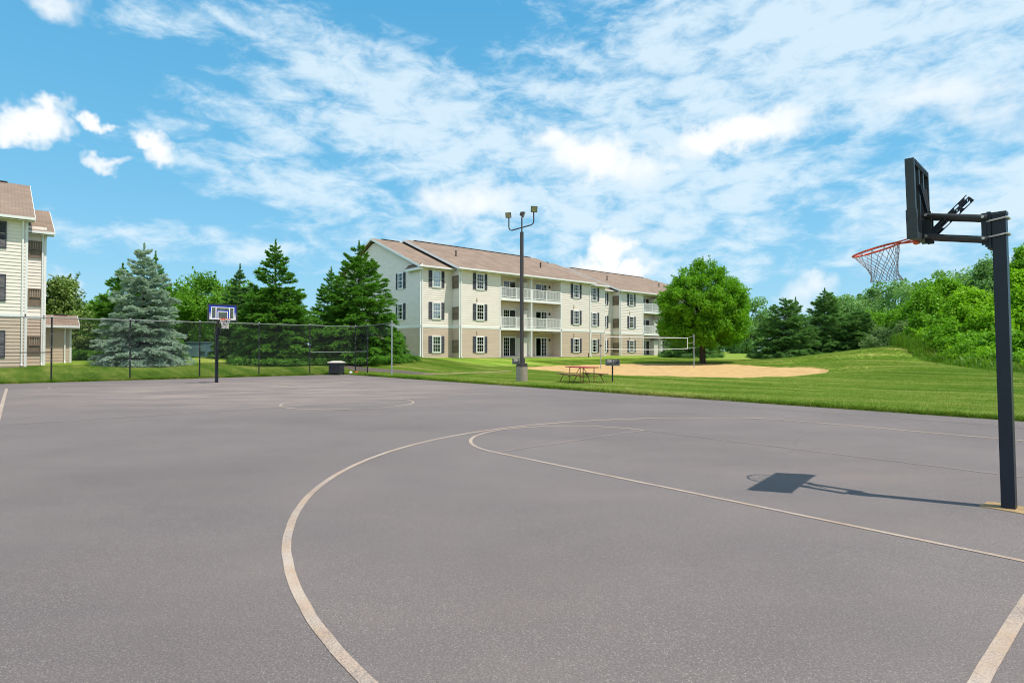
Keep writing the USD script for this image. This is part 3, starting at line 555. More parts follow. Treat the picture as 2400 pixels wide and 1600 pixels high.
INN = ['curtain', 'blind', 'curtain', 'dimblind', 'curtain', 'blind', 'dimblind', 'curtain', 'blind']
def unit(bp, UB, VB, UA, left_v, right_v, depth=17.6, ua_left=None, seed=0, gable_left=True):
    """one stair unit: projecting centre (front UB from VB, 18.5 m wide) with recessed balconies, and set-back wings"""
    VE = VB + 18.5; r0, r1, rm = VB + 4.98, VB + 13.6, VB + 9.25; ub = UA - depth
    fB, fA = Frame('u', UB, 1), Frame('u', UA, 1)
    UR = UB - 1.32; fR = Frame('u', UR, 1)
    wall_front(bp, UB, [(VB, r0), (r1, VE)])
    wall_front(bp, UA, [(left_v, VB)]); wall_front(bp, UA, [(VE, right_v)])
    wall_front(bp, UR, [(r0, r1)])
    k = seed
    for tc in (VB + 2.42, VE - 2.47):
        for z in FL: window(bp, fB, tc, z, inner=INN[k % 9]); k += 1
        for z in (FL[0] + 1.72, FL[1] + 1.78):
            m = MB(); fB.box(m, tc - .45, tc - .33, z + .02, z + .2, 0, .09); m.build(bp + '/wall_vent', M['found']); m = MB(); fB.box(m, tc - .42, tc - .36, z + .24, z + .34, 0, .07); m.build(bp + '/wall_vent', M['found'])
    for tc in (VB - 1.85, VE + 1.85):
        for z in FL: window(bp, fA, tc, z, inner=INN[(k * 2) % 9]); k += 1
    for v_, sg in ((VB, -1), (VE, 1)):
        wall_side(bp, v_, sg, UA, UB)
        fs = Frame('v', v_, sg)
        for z in FL: stair_screen(bp, fs, UA + .06, UB - .10, z - .05, z + 1.15)
    wall_side(bp, left_v, -1, ub, UA, gable=((UA + ub) / 2, ZE + SL * ((UA - ub) / 2)) if gable_left else None)
    if gable_left:
        fg = Frame('v', left_v, -1)
        for z in FL:
            for uc in (UA - 3.43, UA - 13.9): window(bp, fg, uc, z, inner=INN[k % 9]); k += 1
        m = MB(); q = [(UA + .40, left_v - .40, ZE + .02), (UA - 2.0, left_v - .40, ZE + .02), (UA - 2.0, left_v, ZE + .42), (UA + .40, left_v, ZE + .42), (UA + .40, left_v - .40, ZE - .2), (UA - 2.0, left_v - .40, ZE - .2), (UA - 2.0, left_v, ZE - .2), (UA + .40, left_v, ZE - .2)]
        m.add(q, [(4, 5, 6, 7), (0, 4, 7, 3), (1, 2, 6, 5), (0, 1, 5, 4)]); rr = m.build(bp + '/cornice_return', M['white'])
        m = MB(); m.add([(UA + .42, left_v - .42, ZE + .03), (UA - 2.05, left_v - .42, ZE + .03), (UA - 2.05, left_v - .02, ZE + .45), (UA + .42, left_v - .02, ZE + .45)], [(3, 2, 1, 0)]); m.build(rr + '/shingles', M['shingle'])
        m = MB(); q = [UA + .40, left_v - .41]
    # recess: side walls, decks, posts, railings, doors
    sd = MB()
    for v_, sg in ((r0, 1), (r1, -1)):
        b_, c_ = MB(), MB()
        lap_wall(b_, 'v', v_, sg, const(UR, UB), Z0, ZB); lap_wall(c_, 'v', v_, sg, const(UR, UB), ZB, ZE)
        b_.build(bp + '/siding_tan', M['tan'], kind='stuff'); c_.build(bp + '/siding_cream', M['cream'], kind='stuff')
        corner(bp, UB, v_ - sg * .03, Z0 - .05, ZE)
    for z in (ZB - .02, ZB + 2.95):
        m = MB(); m.box((UR + .03, r0 + .03, z - .02), (UB - .02, r1 - .03, z + .10)); dk = m.build(bp + '/balcony_deck', M['found'])
        m = MB(); m.box((UB - .018, r0 + .05, z - .05), (UB + .05, r1 - .05, z + .24)); m.build(dk + '/fascia', M['white'])
        zr = z + .32
        rl = MB(); rl.box((UB - .03, r0 + .06, zr + .92), (UB + .05, r1 - .06, zr + .99)); rl.box((UB - .015, r0 + .06, zr), (UB + .035, r1 - .06, zr + .06))
        for vp in (r0 + .09, (r0 + rm) / 2, rm - .12, rm + .12, (rm + r1) / 2, r1 - .09): rl.box((UB - .026, vp - .04, zr - .08), (UB + .046, vp + .04, zr + .915))
        rp = rl.build(bp + '/railing', M['white'])
        bl = MB(); vv = r0 + .15
        while vv < r1 - .12: bl.box((UB - .008, vv - .017, zr + .06), (UB + .026, vv + .017, zr + .92)); vv += .115
        bl.build(rp + '/balusters', M['white'], kind='stuff')
    m = MB(); m.box((UB - .09, rm - .06, Z0 - .1), (UB + .03, rm + .06, ZE)); m.build(bp + '/balcony_post', M['white'])
    m = MB(); m.box((UR + .02, rm - .05, Z0), (UB - .10, rm + .05, ZE)); m.build(bp + '/party_wall', M['cream'])
    m = MB(); m.box((UR, r0, ZE - .02), (UB, r1, ZE + .05)); m.build(bp + '/recess_ceiling', M['soffit'])
    m = MB(); m.box((UR, r0 + .02, Z0 - .2), (UB + .15, r1 - .02, Z0 + .02)); m.build(bp + '/patio_slab', M['concrete'])
    for i, z in enumerate((Z0 + .04, ZB + .12, ZB + 3.09)):
        slider(bp, fR, r0 + 1.48, r0 + 3.15, z, inner=('curtain', 'curtain', 'blind')[i]); slider(bp, fR, rm + 1.75, rm + 3.45, z, inner=('curtain', 'dimblind', 'curtain')[i], flip=True)
        for vl in (r0 + 3.5, rm + 3.85):
            m = MB(); fR.box(m, vl - .07, vl + .07, z + 1.65, z + 1.9, .02, .14); m.build(bp + '/wall_lamp', M['black'])
        m = MB(); m.box((UR + .02, rm - 1.15, z - .02), (UB - .45, rm - .06, z + (1.95 if i < 2 else 1.9))); m.build(bp + '/storage_closet', M['closet'])
    # roofs
    urA, zrA, _ = gable_roof(bp, left_v, VB + .5, UA, ub, ZE + .2, rake_r=0)
    gable_roof(bp, VE - .5, right_v, UA, ub, ZE + .2, rake_l=0)
    urB, zrB, rpB = gable_roof(bp, VB - .05, VE + .05, UB, ub, ZE + .2)
    for vp, ux in ((VB + 2.6, UB - 4.2), (VE - 4.1, UB - 4.0)):
        zz = ZE + .2 + SL * (UB + .42 - ux); m = MB(); m.tube([(ux, vp, zz - .1), (ux, vp, zz + .62)], .075, 8); m.build(rpB + '/vent_pipe', M['ridge'])
    for u_, v_ in ((UA, left_v), (UB, VB), (UB, VE), (UA, right_v)): corner(bp, u_, v_, Z0 - .05, ZE)
    downspout(bp, UB + .03, VB + .16, Z0, ZE + .2); downspout(bp, UA + .03, left_v + .16, Z0, ZE + .2); downspout(bp, UB + .03, VE - .16, Z0, ZE + .2)
    # closed back so that nothing shows through
    m = MB(); m.box((ub, left_v + .05, Z0), (ub + .1, right_v - .05, ZE)); m.build(bp + '/rear_wall', M['cream'])
    wall_side(bp, right_v, 1, ub, UA, gable=((UA + ub) / 2, ZE + SL * ((UA - ub) / 2)))

bA = thing('apartment_building', 'long cream and tan three-storey apartment building with white balconies behind the volleyball court', 'building')
unit(bA, -37.6, 24.88, -38.7, 21.3, 47.15, seed=0)
unit(bA, -40.5, 52.3, -41.6, 47.15, 75.5, seed=4, gable_left=False)
# balcony string lights
sl = thing('string_lights', 'row of small pale bulbs strung under the second-floor balcony deck', 'string lights')
m = MB(); vs = np.linspace(35.3, 38.2, 30); zz = 3.47 - .05 * np.abs(np.sin((vs - 35.3) * 4.3)); m.tube(np.stack([np.full(30, -37.62), vs, zz], 1), .008, 4); m.build(sl + '/cord', M['dark'])
for i in range(13):
    q = np.linspace(35.35, 38.1, 13)[i]; b = trimesh.creation.icosphere(1, .035); b.apply_translation((-37.62, q, 3.41 - .05 * abs(math.sin((q - 35.3) * 4.3)))); MB().tm(b).build(sl + '/bulb', M['bulb'], smooth=True)
vp = thing('vent_stub', 'short dark pipe standing in the lawn at the foot of the long building', 'pipe', (-36.9, 42.2, tz(-36.9, 42.2)))
m = MB(); m.tube([(0, 0, -.1), (0, 0, .42)], .05, 10); m.build(vp + '/pipe', M['iron']); m = MB(); m.tube([(0, 0, .42), (0, 0, .50)], .075, 10); m.build(vp + '/cap', M['iron'])

# the second building at the left edge
bB = thing('apartment_building', 'cream and tan apartment building cut off by the left edge of the picture', 'building')
_z = (Z0, ZB, ZE, FL); Z0, ZB, ZE, FL = .62, 3.42, 9.0, (1.16, 4.37, 7.40)
VE, UBl, UAl = -6.30, -37.5, -38.7
fB = Frame('u', UBl, 1); fA = Frame('u', UAl, 1)
wall_front(bB, UBl, [(VE - 18.5, VE)]); wall_front(bB, UAl, [(VE, -5.40)])
wall_side(bB, VE, 1, UAl, UBl); wall_side(bB, -5.40, 1, -49.3, UAl)
k = 1
for tc in (-8.06, -11.4, -15.0, -20.0):
    for z in FL: window(bB, fB, tc, z, inner=INN[k % 9]); k += 1
for z0_, z1_ in ((1.30, 2.36), (4.20, 5.25), (7.09, 8.12)): stair_screen(bB, fA, -6.20, -5.54, z0_, z1_)
gable_roof(bB, VE - 18.5, VE, UBl, UAl - 17.6, ZE + .22, rake_r=.35)
gable_roof(bB, VE - 6, -5.40, UAl, -49.3, ZE - .32, rake_r=.42)
m = MB()
lap_wall(m, 'v', VE, 1, lambda z: (-47.1 - 8.8 * (12.85 - z) / 3.85, -47.1 + 8.8 * (12.85 - z) / 3.85) if z < 12.8 else None, ZE, 12.7); m.build(bB + '/siding_cream', M['cream'], kind='stuff')
for u_, v_ in ((UBl, VE), (UAl, -5.40)): corner(bB, u_, v_, Z0 - .05, ZE)
downspout(bB, UBl + .03, VE - .17, Z0, ZE + .2); downspout(bB, UAl + .03, -5.52, Z0, ZE - .3)
m = MB(); m.box((UAl - 17, VE - 18.4, Z0), (UAl - 16.9, -5.5, ZE)); m.build(bB + '/rear_wall', M['cream'])
# small utility shed against it
sh = thing('utility_shed', 'small tan shed with brown gable roof beside the building at the left edge', 'shed')
zs = .70; c_, d_ = MB(), MB()
lap_wall(c_, 'u', -40.6, 1, const(-5.36, -3.98), zs, 3.02); lap_wall(c_, 'v', -3.98, 1, const(-43.4, -40.6), zs, 3.02); lap_wall(c_, 'v', -3.98, 1, lambda z: (-42 - 1.4 * (3.75 - z) / .73, -42 + 1.4 * (3.75 - z) / .73) if z < 3.7 else None, 3.02, 3.7)
c_.build(sh + '/siding', M['tan'], kind='stuff')
m = MB(); m.box((-43.4, -5.36, -.5), (-40.588, -3.97, zs + .02)); m.build(sh + '/foundation', M['found'])
_e = ZE; Z0_, = (Z0,)
gable_roof(sh, -5.3, -3.98, -40.6, -43.4, 3.12, over=.42, rake_l=0, rake_r=.42)
m = MB(); m.box((-40.63, -4.04, zs - .05), (-40.56, -3.93, 3.0)); m.build(sh + '/corner_board', M['white'])
downspout(sh, -40.57, -4.28, zs, 3.1)
Z0, ZB, ZE, FL = _z
# ------------------------------------------------------------------ basketball hoops
def tubes(pairs, r, n=6):
    mb = MB()
    for p in pairs: mb.tube(p, r, n)
    return mb
def make_hoop(name, label, loc, rotz, lean, PW, zt, bw, z0, z1, board_u, board_rot, roll, arm_pole, arm_board, rim_z, sag, net_m, net_r, net_len, net_shift, strut=True, netend=.155):
    """pole at the origin; the board stands at x = -board_u and faces -x"""
    t = thing(name, label, 'basketball hoop', loc, (0, lean, rotz), group='basketball hoops at the two ends of the court')
    w = PW / 2
    m = MB(); b = trimesh.creation.box((PW, PW, zt)); b.apply_translation((0, 0, zt / 2)); m.tm(b); pole = m.build(t + '/pole', M['black'])
    m = MB(); m.box((-w - .006, -w - .006, zt + .002), (w + .006, w + .006, zt + .03)); m.build(pole + '/cap', M['blackpl'])
    za0, za1 = arm_pole; zb0, zb1 = arm_board; xb = -board_u
    m = MB(); m.box((-w - .035, -.075, za0 - .10), (-w - .004, .075, za1 + .05)); m.box((-w - .075, -.085, za0 - .06), (-w - .036, -.072, za1 + .04)); m.box((-w - .075, .072, za0 - .06), (-w - .036, .085, za1 + .04)); br = m.build(t + '/pole_bracket', M['black'])
    for z in (za0 + .01, za1 - .045):
        p = [(-w - .06, -w - .02, z), (0, -w - .02, z + .012), (w + .005, -w - .018, z + .02), (w + .016, -w, z + .02), (w + .016, w, z + .02), (w + .005, w + .018, z + .02), (-w - .06, w + .02, z)]
        MB().tube(p, .009, 6).build(t + '/u_bolt', M['zinc'])
    for z0_, z1_ in ((za0, zb0), (za1, zb1)):
        for y in (-.098, .098):
            p, q = np.array((-w - .055, y, z0_)), np.array((xb + .10, y, z1_)); d = (q - p) / np.linalg.norm(q - p)
            a = MB().tube([p - d * .03, q + d * .03], .025, 12).build(t + '/arm', M['arm'], smooth=40)
            for e in (p, q): MB().tube([e + (0, -.034, 0), e + (0, .034, 0)], .013, 8).build(a + '/bolt', M['zinc'])
    R_ = Rotation.from_euler('xz', [roll, board_rot], degrees=True).as_matrix(); C0 = np.array((xb, 0, (z0 + z1) / 2))
    def T(mb):
        mb.v = [(v - C0) @ R_.T + C0 for v in mb.v]; return mb
    hw = bw / 2; H = z1 - z0; fr_ = .055
    # moulded frame, open panel, back ribs
    for i, (y0, y1, c0, c1) in enumerate(((-hw, -hw + fr_, z0, z1), (hw - fr_, hw, z0, z1), (-hw + fr_, hw - fr_, z0, z0 + .065), (-hw + fr_, hw - fr_, z1 - .05, z1))):
        b = MB(); b.box((xb - .022, y0, c0), (xb + .052, y1, c1))
        if i == 3:
            n = 16
            for k in range(n): y = -hw + .10 + (bw - .2) * k / (n - 1); b.box((xb + .052, y - .012, c0 + .008), (xb + .060, y + .012, c1 - .008))
        if i < 2:
            s_ = 1 if i else -1; b.box((xb - .03, s_ * (hw + .005), z0 - .005), (xb + .060, s_ * (hw - fr_ - .004), z0 + H * .36))
        T(b).build(t + '/board_frame', M['blackpl'])
    pn = MB(); pn.box((xb - .006, -hw + fr_ - .005, z0 + .06), (xb + .004, hw - fr_ + .005, z1 - .045)); pn = T(pn).build(t + '/backboard', M['acrylic'])
    for y in (-.33, -.16, .16, .33):
        b = MB(); b.box((xb + .006, y - .03, z0 + .05), (xb + (.046 if abs(y) < .2 else .030), y + .03, z1 - .055)); T(b).build(t + '/back_rib', M['blackpl'])
    for y in (-.098, .098):
        b = MB(); b.box((xb + .066, y - .006, zb0 - .06), (xb + .125, y + .006, zb1 + .05)); b.bar((xb + .09, y, zb1 + .03), (xb + .05, y * 2.2, z1 - .22), .028, .012); T(b).build(t + '/board_bracket', M['black'])
    if strut:
        P0, P1 = np.array((xb + .13, .0, zb0 + .03)), np.array((xb + .45, .0, zb1 + .13)); d = (P1 - P0) / np.linalg.norm(P1 - P0); nrm = np.array((-d[2], 0, d[0])); L = np.linalg.norm(P1 - P0)
        sh_ = shapely.geometry.box(-.03, -.032, L, .032)
        for k in range(3):
            x = L * (.24 + .27 * k); sh_ = sh_.difference(LineString([(x, -.01), (x + .055, -.012), (x + .075, .012), (x + .10, .012)]).buffer(.012))
        e = trimesh.creation.extrude_polygon(sh_, .008, engine='earcut'); V = e.vertices; W = P0 + V[:, :1] * d + V[:, 1:2] * nrm + (V[:, 2:] - .004) * np.array((0, 1, 0))
        for y in (-.05, .05): MB().add(W + (0, y, 0), e.faces).build(t + '/adjuster_strut', M['black'])
    # print on the front of the panel
    xf = xb - .0085
    def prect(y0, y1, c0, c1, m_, nm, dx=0.0):
        b = MB(); b.box((xf - .0015 - dx, y0, c0), (xf - dx, y1, c1)); T(b).build(pn + '/' + nm, m_)
    a_, c_ = hw - fr_, hw - fr_ - .085
    for q in ((-a_, -c_, z0 + .07, z1 - .05), (c_, a_, z0 + .07, z1 - .05), (-c_, c_, z1 - .05 - .085, z1 - .05)): prect(*q, M['blueprint'], 'border')
    prect(-c_, c_, z0 + .07, z0 + .13, M['whiteprint'], 'border')
    e_ = c_ - .035
    for q in ((-c_, -e_, z0 + .13, z1 - .135), (e_, c_, z0 + .13, z1 - .135), (-e_, e_, z1 - .165, z1 - .135)): prect(*q, M['whiteprint'], 'inner_line')
    for y in (-.31, .265): prect(y, y + .045, z0 + .13, z1 - .165, M['whiteprint'], 'inner_line', .002)
    for q in ((-.27, -.222, z0 + .13, z0 + .50), (.222, .27, z0 + .13, z0 + .50), (-.222, .222, z0 + .455, z0 + .50)): prect(*q, M['bluesolid'], 'target_box', .004)
    for q in ((-.222, -.19, z0 + .13, z0 + .455), (.19, .222, z0 + .13, z0 + .455), (-.19, .19, z0 + .42, z0 + .455)): prect(*q, M['whiteprint'], 'target_box', .004)
    prect(.33, .45, z0 + .145, z0 + .175, M['bluesolid'], 'badge', .006)
    # rim: ring and braces, sagging away from the board
    rr, off = .2286, .15; xc = -(off + rr); A = np.radians(np.linspace(0, 360, 49)); sg = math.radians(sag); O = np.array((xb - .02, 0, rim_z))
    RS_ = Rotation.from_euler('xz', [roll, board_rot], degrees=True).as_matrix()
    def tilt(p): p = np.asarray(p, float); q = np.stack([p[..., 0] * math.cos(sg) + p[..., 2] * math.sin(sg) * -1, p[..., 1], p[..., 0] * math.sin(sg) + p[..., 2] * math.cos(sg)], -1); return q @ RS_.T + O
    ring = np.stack([xc + rr * np.cos(A), rr * np.sin(A), 0 * A], 1)
    rm = MB().tube(tilt(ring), .0115, 8, cap=False)
    for y in (-1, 1): rm.tube(tilt(np.array([(0, y * .10, -.002), (-.12, y * .13, -.002), (xc + .06, y * .219, 0)])), .008, 6)
    for y in (-.05, .05): rm.tube(tilt(np.array([(0, y, -.045), (-.14, y * 1.3, -.012), (xc + rr - .004, y * 1.0, -.004)])), .007, 6)
    rm = rm.build(t + '/rim', M['orange'], smooth=50)
    b = MB(); b.box((-.03, -.09, -.07), (.012, .09, .03)); b.v = [tilt(v) for v in b.v]; b.build(t + '/rim_plate', M['orange'])
    # net: twelve hooks, crossing cords, bottom loops
    n = 12; rows = [(0, rr * .98), (.30, .80 * rr), (.48, .68 * rr), (.64, .60 * rr), (.80, .56 * rr), (1.0, netend)]
    def node(i, k, half):
        s_, r_ = rows[i]; a = 2 * math.pi * (k + (.5 if half else 0)) / n
        top = tilt(np.array((xc + r_ * math.cos(a), r_ * math.sin(a), 0)))
        flat = O + RS_ @ np.array((xc * math.cos(sg) + r_ * math.cos(a), r_ * math.sin(a), -xc * -math.sin(sg)))
        g = min(1, s_ * 1.6); q = top * (1 - g) + flat * g
        return q + np.array((net_shift * s_, 0, -net_len * s_ - (.0 if i else .01)))
    nm = MB()
    for i in range(len(rows) - 1):
        for k in range(n):
            h0 = i % 2 == 1
            for dk in ((0, -1) if not h0 else (0, 1)):
                p, q = node(i, k, h0), node(i + 1, k + dk, not h0)
                nm.tube([p, (p + q) / 2 + RS.normal(0, .004, 3) + (0, 0, -.006), q], net_r, 4, cap=False)
    nm.build(t + '/net', net_m)
    return t
HOOP = make_hoop('basketball_hoop', 'near basketball hoop on thick black pole, board seen from behind at right edge', (5.61, -.08, 0), 0, -.9, .106, 2.82, 1.16, 2.68, 3.46, .671, 7.2, 5.4, (2.60, 2.81), (2.70, 2.915), 2.72, 13.0, M['net'], .0036, .36, .10)
ft = MB(); q = wobble(np.array([(-.21, -.13), (.26, -.16), (.27, .16), (-.19, .16)]), .015, 60, 4); e = trimesh.creation.extrude_polygon(Polygon(q), .10, engine='earcut'); e.apply_translation((5.62, -.09, -.092)); ft.tm(e)
ft.build('/World/pole_footing', M['concrete_yellow'], label='small sandy concrete footing round the foot of the near hoop pole', cat='footing')
make_hoop('basketball_hoop', 'far basketball hoop with blue and white clear board on a black pole by the fence', (-23.35, .33, 0), 180, 0, .125, 2.62, 1.27, 2.87, 3.65, .95, 0, 0, (2.35, 2.56), (3.0, 3.2), 2.97, 2.0, M['netw'], .0075, .44, .0, strut=False, netend=.15)

# ------------------------------------------------------------------ chain link fence
fn = thing('chain_link_fence', 'black chain-link fence with galvanised top rail along the far court edge', 'fence')
UF, VF = -28.62, [-17.8, -14.75, -11.7, -8.62, -5.56, -2.40, .82, 3.95, 6.97, 10.0]; ZF = 3.07
RET = [(-26.75, 9.9), (-22.95, 9.45)]
def fpost(u, v, r, zt, m, name='post'):
    p = MB().tube([(u, v, -.3), (u, v, zt)], r, 10).build(fn + '/' + name, m)
    MB().tube([(u, v, zt), (u, v, zt + .05), (u, v, zt + .075)], [r * 1.25, r * 1.25, r * .5], 10).build(p + '/cap', M['galv'])
    for z in (1.05, 1.7, 2.3): MB().tube([(u, v, z - .012), (u, v, z + .012)], r + .008, 10).build(p + '/tie', M['galv'])
for v in VF: fpost(UF, v, .036, ZF + .02, M['fence'])
fpost(*RET[0], .036, ZF + .02, M['fence']); fpost(*RET[1], .042, ZF + .08, M['galv'], 'gate_post')
for a, b in zip(VF[:-1], VF[1:]): MB().tube([(UF, a, ZF), (UF, b, ZF)], .024, 8).build(fn + '/top_rail', M['rail'])
MB().tube([(UF, VF[-1], ZF), (*RET[0], ZF)], .024, 8).build(fn + '/top_rail', M['rail']); MB().tube([(*RET[0], ZF), (*RET[1], ZF + .02)], .02, 8).build(fn + '/top_rail', M['rail'])
MB().tube([(*RET[0], 2.42), (*RET[1], 2.42)], .02, 8).build(fn + '/gate_header', M['fence'])
for a, b in ((VF[3], VF[4]), (VF[8], VF[9])): MB().tube([(UF, a, 1.42), (UF, b, 1.42)], .022, 8).build(fn + '/mid_rail', M['galv'] if b > 5 else M['fence'])
MB().tube([(UF, VF[9], 1.45), (*RET[0], 1.45)], .022, 8).build(fn + '/mid_rail', M['galv'])
def fabric(p, q, z0, z1, pitch=.062, r=.0021):
    p, q = np.array(p), np.array(q); L = np.linalg.norm(q - p); d = (q - p) / L; nrm = np.array((-d[1], d[0])); mb = MB(); H = z1 - z0
    tri = np.array([(0, 1), (.866, -.5), (-.866, -.5)])
    V, F = [], []; c = 0
    for s in (1, -1):
        for k in np.arange(-H, L, pitch):
            a, b = max(k, 0), min(k + H, L)
            if b - a < .02: continue
            za, zb = (z0 + a - k, z0 + b - k) if s > 0 else (z1 - (a - k), z1 - (b - k))
            for x, z in ((a, za), (b, zb)):
                base = np.array((*(p + d * x + nrm * .003 * s), z))
                for o in tri: V.append(base + np.array((nrm[0] * o[0], nrm[1] * o[0], 0)) * r * 1.0 + np.array((-d[0] * s * .707, -d[1] * s * .707, .707)) * o[1] * r)
            for j in range(3): F.append((c + j, c + (j + 1) % 3, c + 3 + (j + 1) % 3, c + 3 + j))
            c += 6
    mb.add(V, F).build(fn + '/chain_link_mesh', M['wire'], kind='stuff')
for a, b in zip(VF[:-1], VF[1:]): fabric((UF + .04, a), (UF + .04, b), .05, ZF)
fabric((UF, 10.0), RET[0], .05, ZF); fabric(RET[0], RET[1], 2.44, ZF)

# ------------------------------------------------------------------ flood light pole
lu, lv = -13.87, 11.26; lz = tz(lu, lv)
lp = thing('light_pole', 'tall bronze floodlight pole with three lamps on a concrete base at the court edge', 'light pole', (lu, lv, lz))
c = trimesh.creation.revolve([(0, -.3), (.275, -.3), (.275, .70), (.26, .72), (0, .72)], sections=36); MB().tm(c).build(lp + '/concrete_base', M['concrete'], smooth=40)
m = MB(); m.box((-.20, -.20, .722), (.20, .20, .79)); m.box((-.185, -.185, .79), (.185, .185, .90)); m.build(lp + '/base_cover', M['bronze'])
b = trimesh.creation.box((1, 1, 1)); V = b.vertices.copy(); k = np.where(V[:, 2] > 0, .062, .066)[:, None]; V[:, :2] = V[:, :2] * 2 * k; V[:, 2] = np.where(V[:, 2] > 0, 7.15, .902); MB().add(V, b.faces).build(lp + '/pole', M['bronze'])
d = rt[:2] * .97 + fw[:2] * -.25; d /= np.linalg.norm(d)
arm = [(-.64, 7.82), (-.64, 7.42), (-.60, 7.30), (-.50, 7.25), (0, 7.36), (.45, 7.46), (.55, 7.52), (.58, 7.64), (.58, 8.0)]
MB().tube([(d[0] * a, d[1] * a, z) for a, z in arm], .03, 8).build(lp + '/cross_arm', M['bronze'], smooth=60)
MB().tube([(0, 0, 7.15), (0, 0, 7.82)], .034, 8).build(lp + '/stem', M['bronze'], smooth=60)
def lamp(o, aim, size):
    aim = np.array(aim, float); aim /= np.linalg.norm(aim); sd_ = np.cross(aim, (0, 0, 1)); sd_ /= np.linalg.norm(sd_); u_ = np.cross(sd_, aim); o = np.array(o) + u_ * size * .5
    m = MB(); v = []
    for (a, k) in ((-.13, .62), (.04, 1.0), (.07, 1.0)):
        for x, y in ((-1, -1), (1, -1), (1, 1), (-1, 1)): v.append(o + aim * a + sd_ * x * size * .5 * k + u_ * y * size * .46 * k)
    f = [(3, 2, 1, 0), (8, 9, 10, 11)]
    for r in (0, 4):
        for j in range(4): f.append((r + j, r + (j + 1) % 4, r + 4 + (j + 1) % 4, r + 4 + j))
    h = m.add(v, f).build(lp + '/flood_lamp', M['bronze'])
    MB().obox(o + aim * .074, aim * .003, sd_ * size * .42, u_ * size * .38).build(h + '/lens', M['lens'])
    m = MB(); m.bar(o - u_ * size * .62, o - u_ * size * .40 , .06, .03); m.build(h + '/yoke', M['bronze'])
lamp((d[0] * -.64, d[1] * -.64, 7.86), (.52, -.72, -.42), .28); lamp((0, 0, 7.86), (.85, .72, -.42), .27); lamp((d[0] * .58, d[1] * .58, 8.04), (.72, -.42, -.20), .31)

# ------------------------------------------------------------------ picnic table
pu, pv = -11.35, 12.68; pz = tz(pu, pv)
pt = thing('picnic_table', 'red-topped picnic table with rust-red pipe frame on the grass', 'picnic table', (pu, pv, pz), (0, 0, -18))
def board(path, y0, y1, z, L, m_, th=.04, label=None):
    b = MB(); b.box((-L / 2, y0, z), (L / 2, y1, z + th)); return b.build(path, m_)
for k in range(5): board(pt + '/table_plank', -.37 + k * .15, -.37 + k * .15 + .142, .72, 1.83, M['redwood'])
for s_ in (-1, 1):
    for k in range(2): board(pt + '/seat_plank', s_ * .70 - .145 + k * .15, s_ * .70 - .145 + k * .15 + .142, .42, 1.83, M['seat'])
for x in (-.62, .62):
    for s_ in (-1, 1):
        MB().tube([(x, s_ * .28, -.05), (x, s_ * .28, .72)], .02, 8).build(pt + '/leg', M['orangeframe'])
        MB().tube([(x, s_ * .26, .30), (x, s_ * .60, .40), (x, s_ * .80, .405)], .018, 8).build(pt + '/seat_arm', M['orangeframe'])
        MB().tube([(x, s_ * .58, .405), (x, s_ * .66, .30), (x, s_ * .78, .10), (x, s_ * .79, -.05)], .019, 8).build(pt + '/seat_leg', M['orangeframe'], smooth=60)
    MB().tube([(x, -.28, .33), (x, .28, .33)], .016, 8).build(pt + '/cross_bar', M['orangeframe'])
    MB().tube([(x, 0, .34), (x * .25, 0, .715)], .015, 8).build(pt + '/brace', M['orangeframe'])

# ------------------------------------------------------------------ pedestal grills
def grill(u, v, rotz, label):
    g = thing('pedestal_grill', label, 'grill', (u, v, tz(u, v)), (0, 0, rotz), group='pedestal barbecue grills on the lawn')
    MB().tube([(0, 0, -.2), (0, 0, .80)], .034, 10).build(g + '/post', M['iron'])
    m = MB(); X, Y, a, b_ = .30, .20, .80, 1.10
    m.box((-X, -Y, a), (X, Y, a + .012)); m.box((-X, Y - .012, a + .013), (X, Y, b_)); m.box((-X, -Y, a + .013), (-X + .012, Y - .013, b_)); m.box((X - .012, -Y, a + .013), (X, Y - .013, b_)); m.box((-X + .013, -Y, a + .013), (X - .013, -Y + .012, a + .10))
    m.build(g + '/fire_box', M['irongrey'])
    for k in range(9): MB().tube([(-X + .02, -Y - .03 + k * .045, b_ - .07), (X - .02, -Y - .03 + k * .045, b_ - .07)], .006, 6).build(g + '/grate_bar', M['irongrey'])
    for z in (.97, 1.03, 1.075):
        MB().tube([(X * -.95, -Y - .02, z), (X * -.3, -Y - .03, z)], .010, 6).build(g + '/handle', M['zinc'])
    MB().tube([(0, -Y - .01, .86), (0, -Y - .05, .98), (0, -Y - .01, 1.08)], .012, 6).build(g + '/front_bracket', M['zinc'])
    return g
grill(-10.75, 14.15, 50, 'dark pedestal grill on a black post beside the picnic table')
grill(-15.6, 12.6, 58, 'dark pedestal grill half hidden behind the concrete base of the light pole')

# ------------------------------------------------------------------ volleyball net
va, vb = np.array((-21.16, 25.64)), np.array((-18.25, 33.37))
vposts = []
for (u, v), nm in ((va, 'left'), (vb, 'right')):
    z = tz(u, v) + .03
    t = thing('net_post', f'thin galvanised volleyball post standing in the sand at the {nm} end of the net', 'post', (u, v, z), group='volleyball net posts')
    MB().tube([(0, 0, -.3), (0, 0, 2.55)], .035, 10).build(t + '/pipe', M['galv']); MB().tube([(0, 0, 2.55), (0, 0, 2.6)], .04, 10).build(t + '/cap', M['galv'])
    MB().box((-.05, -.05, 1.62), (.05, .05, 1.74)).build(t + '/winch', M['iron'])
vn = thing('volleyball_net', 'white-edged volleyball net stretched across the sand court', 'net')
dd = (vb - va) / np.linalg.norm(vb - va); na, nb = va + dd * .5, vb - dd * .6
def npt(t, s): p = na + (nb - na) * t; z0 = .17 + 1.46 - .06 * math.sin(math.pi * t) + .04 * t; z1 = .17 + 2.38 - .02 * math.sin(math.pi * t) - .05 * t; return np.array((*p, z0 + (z1 - z0) * s))
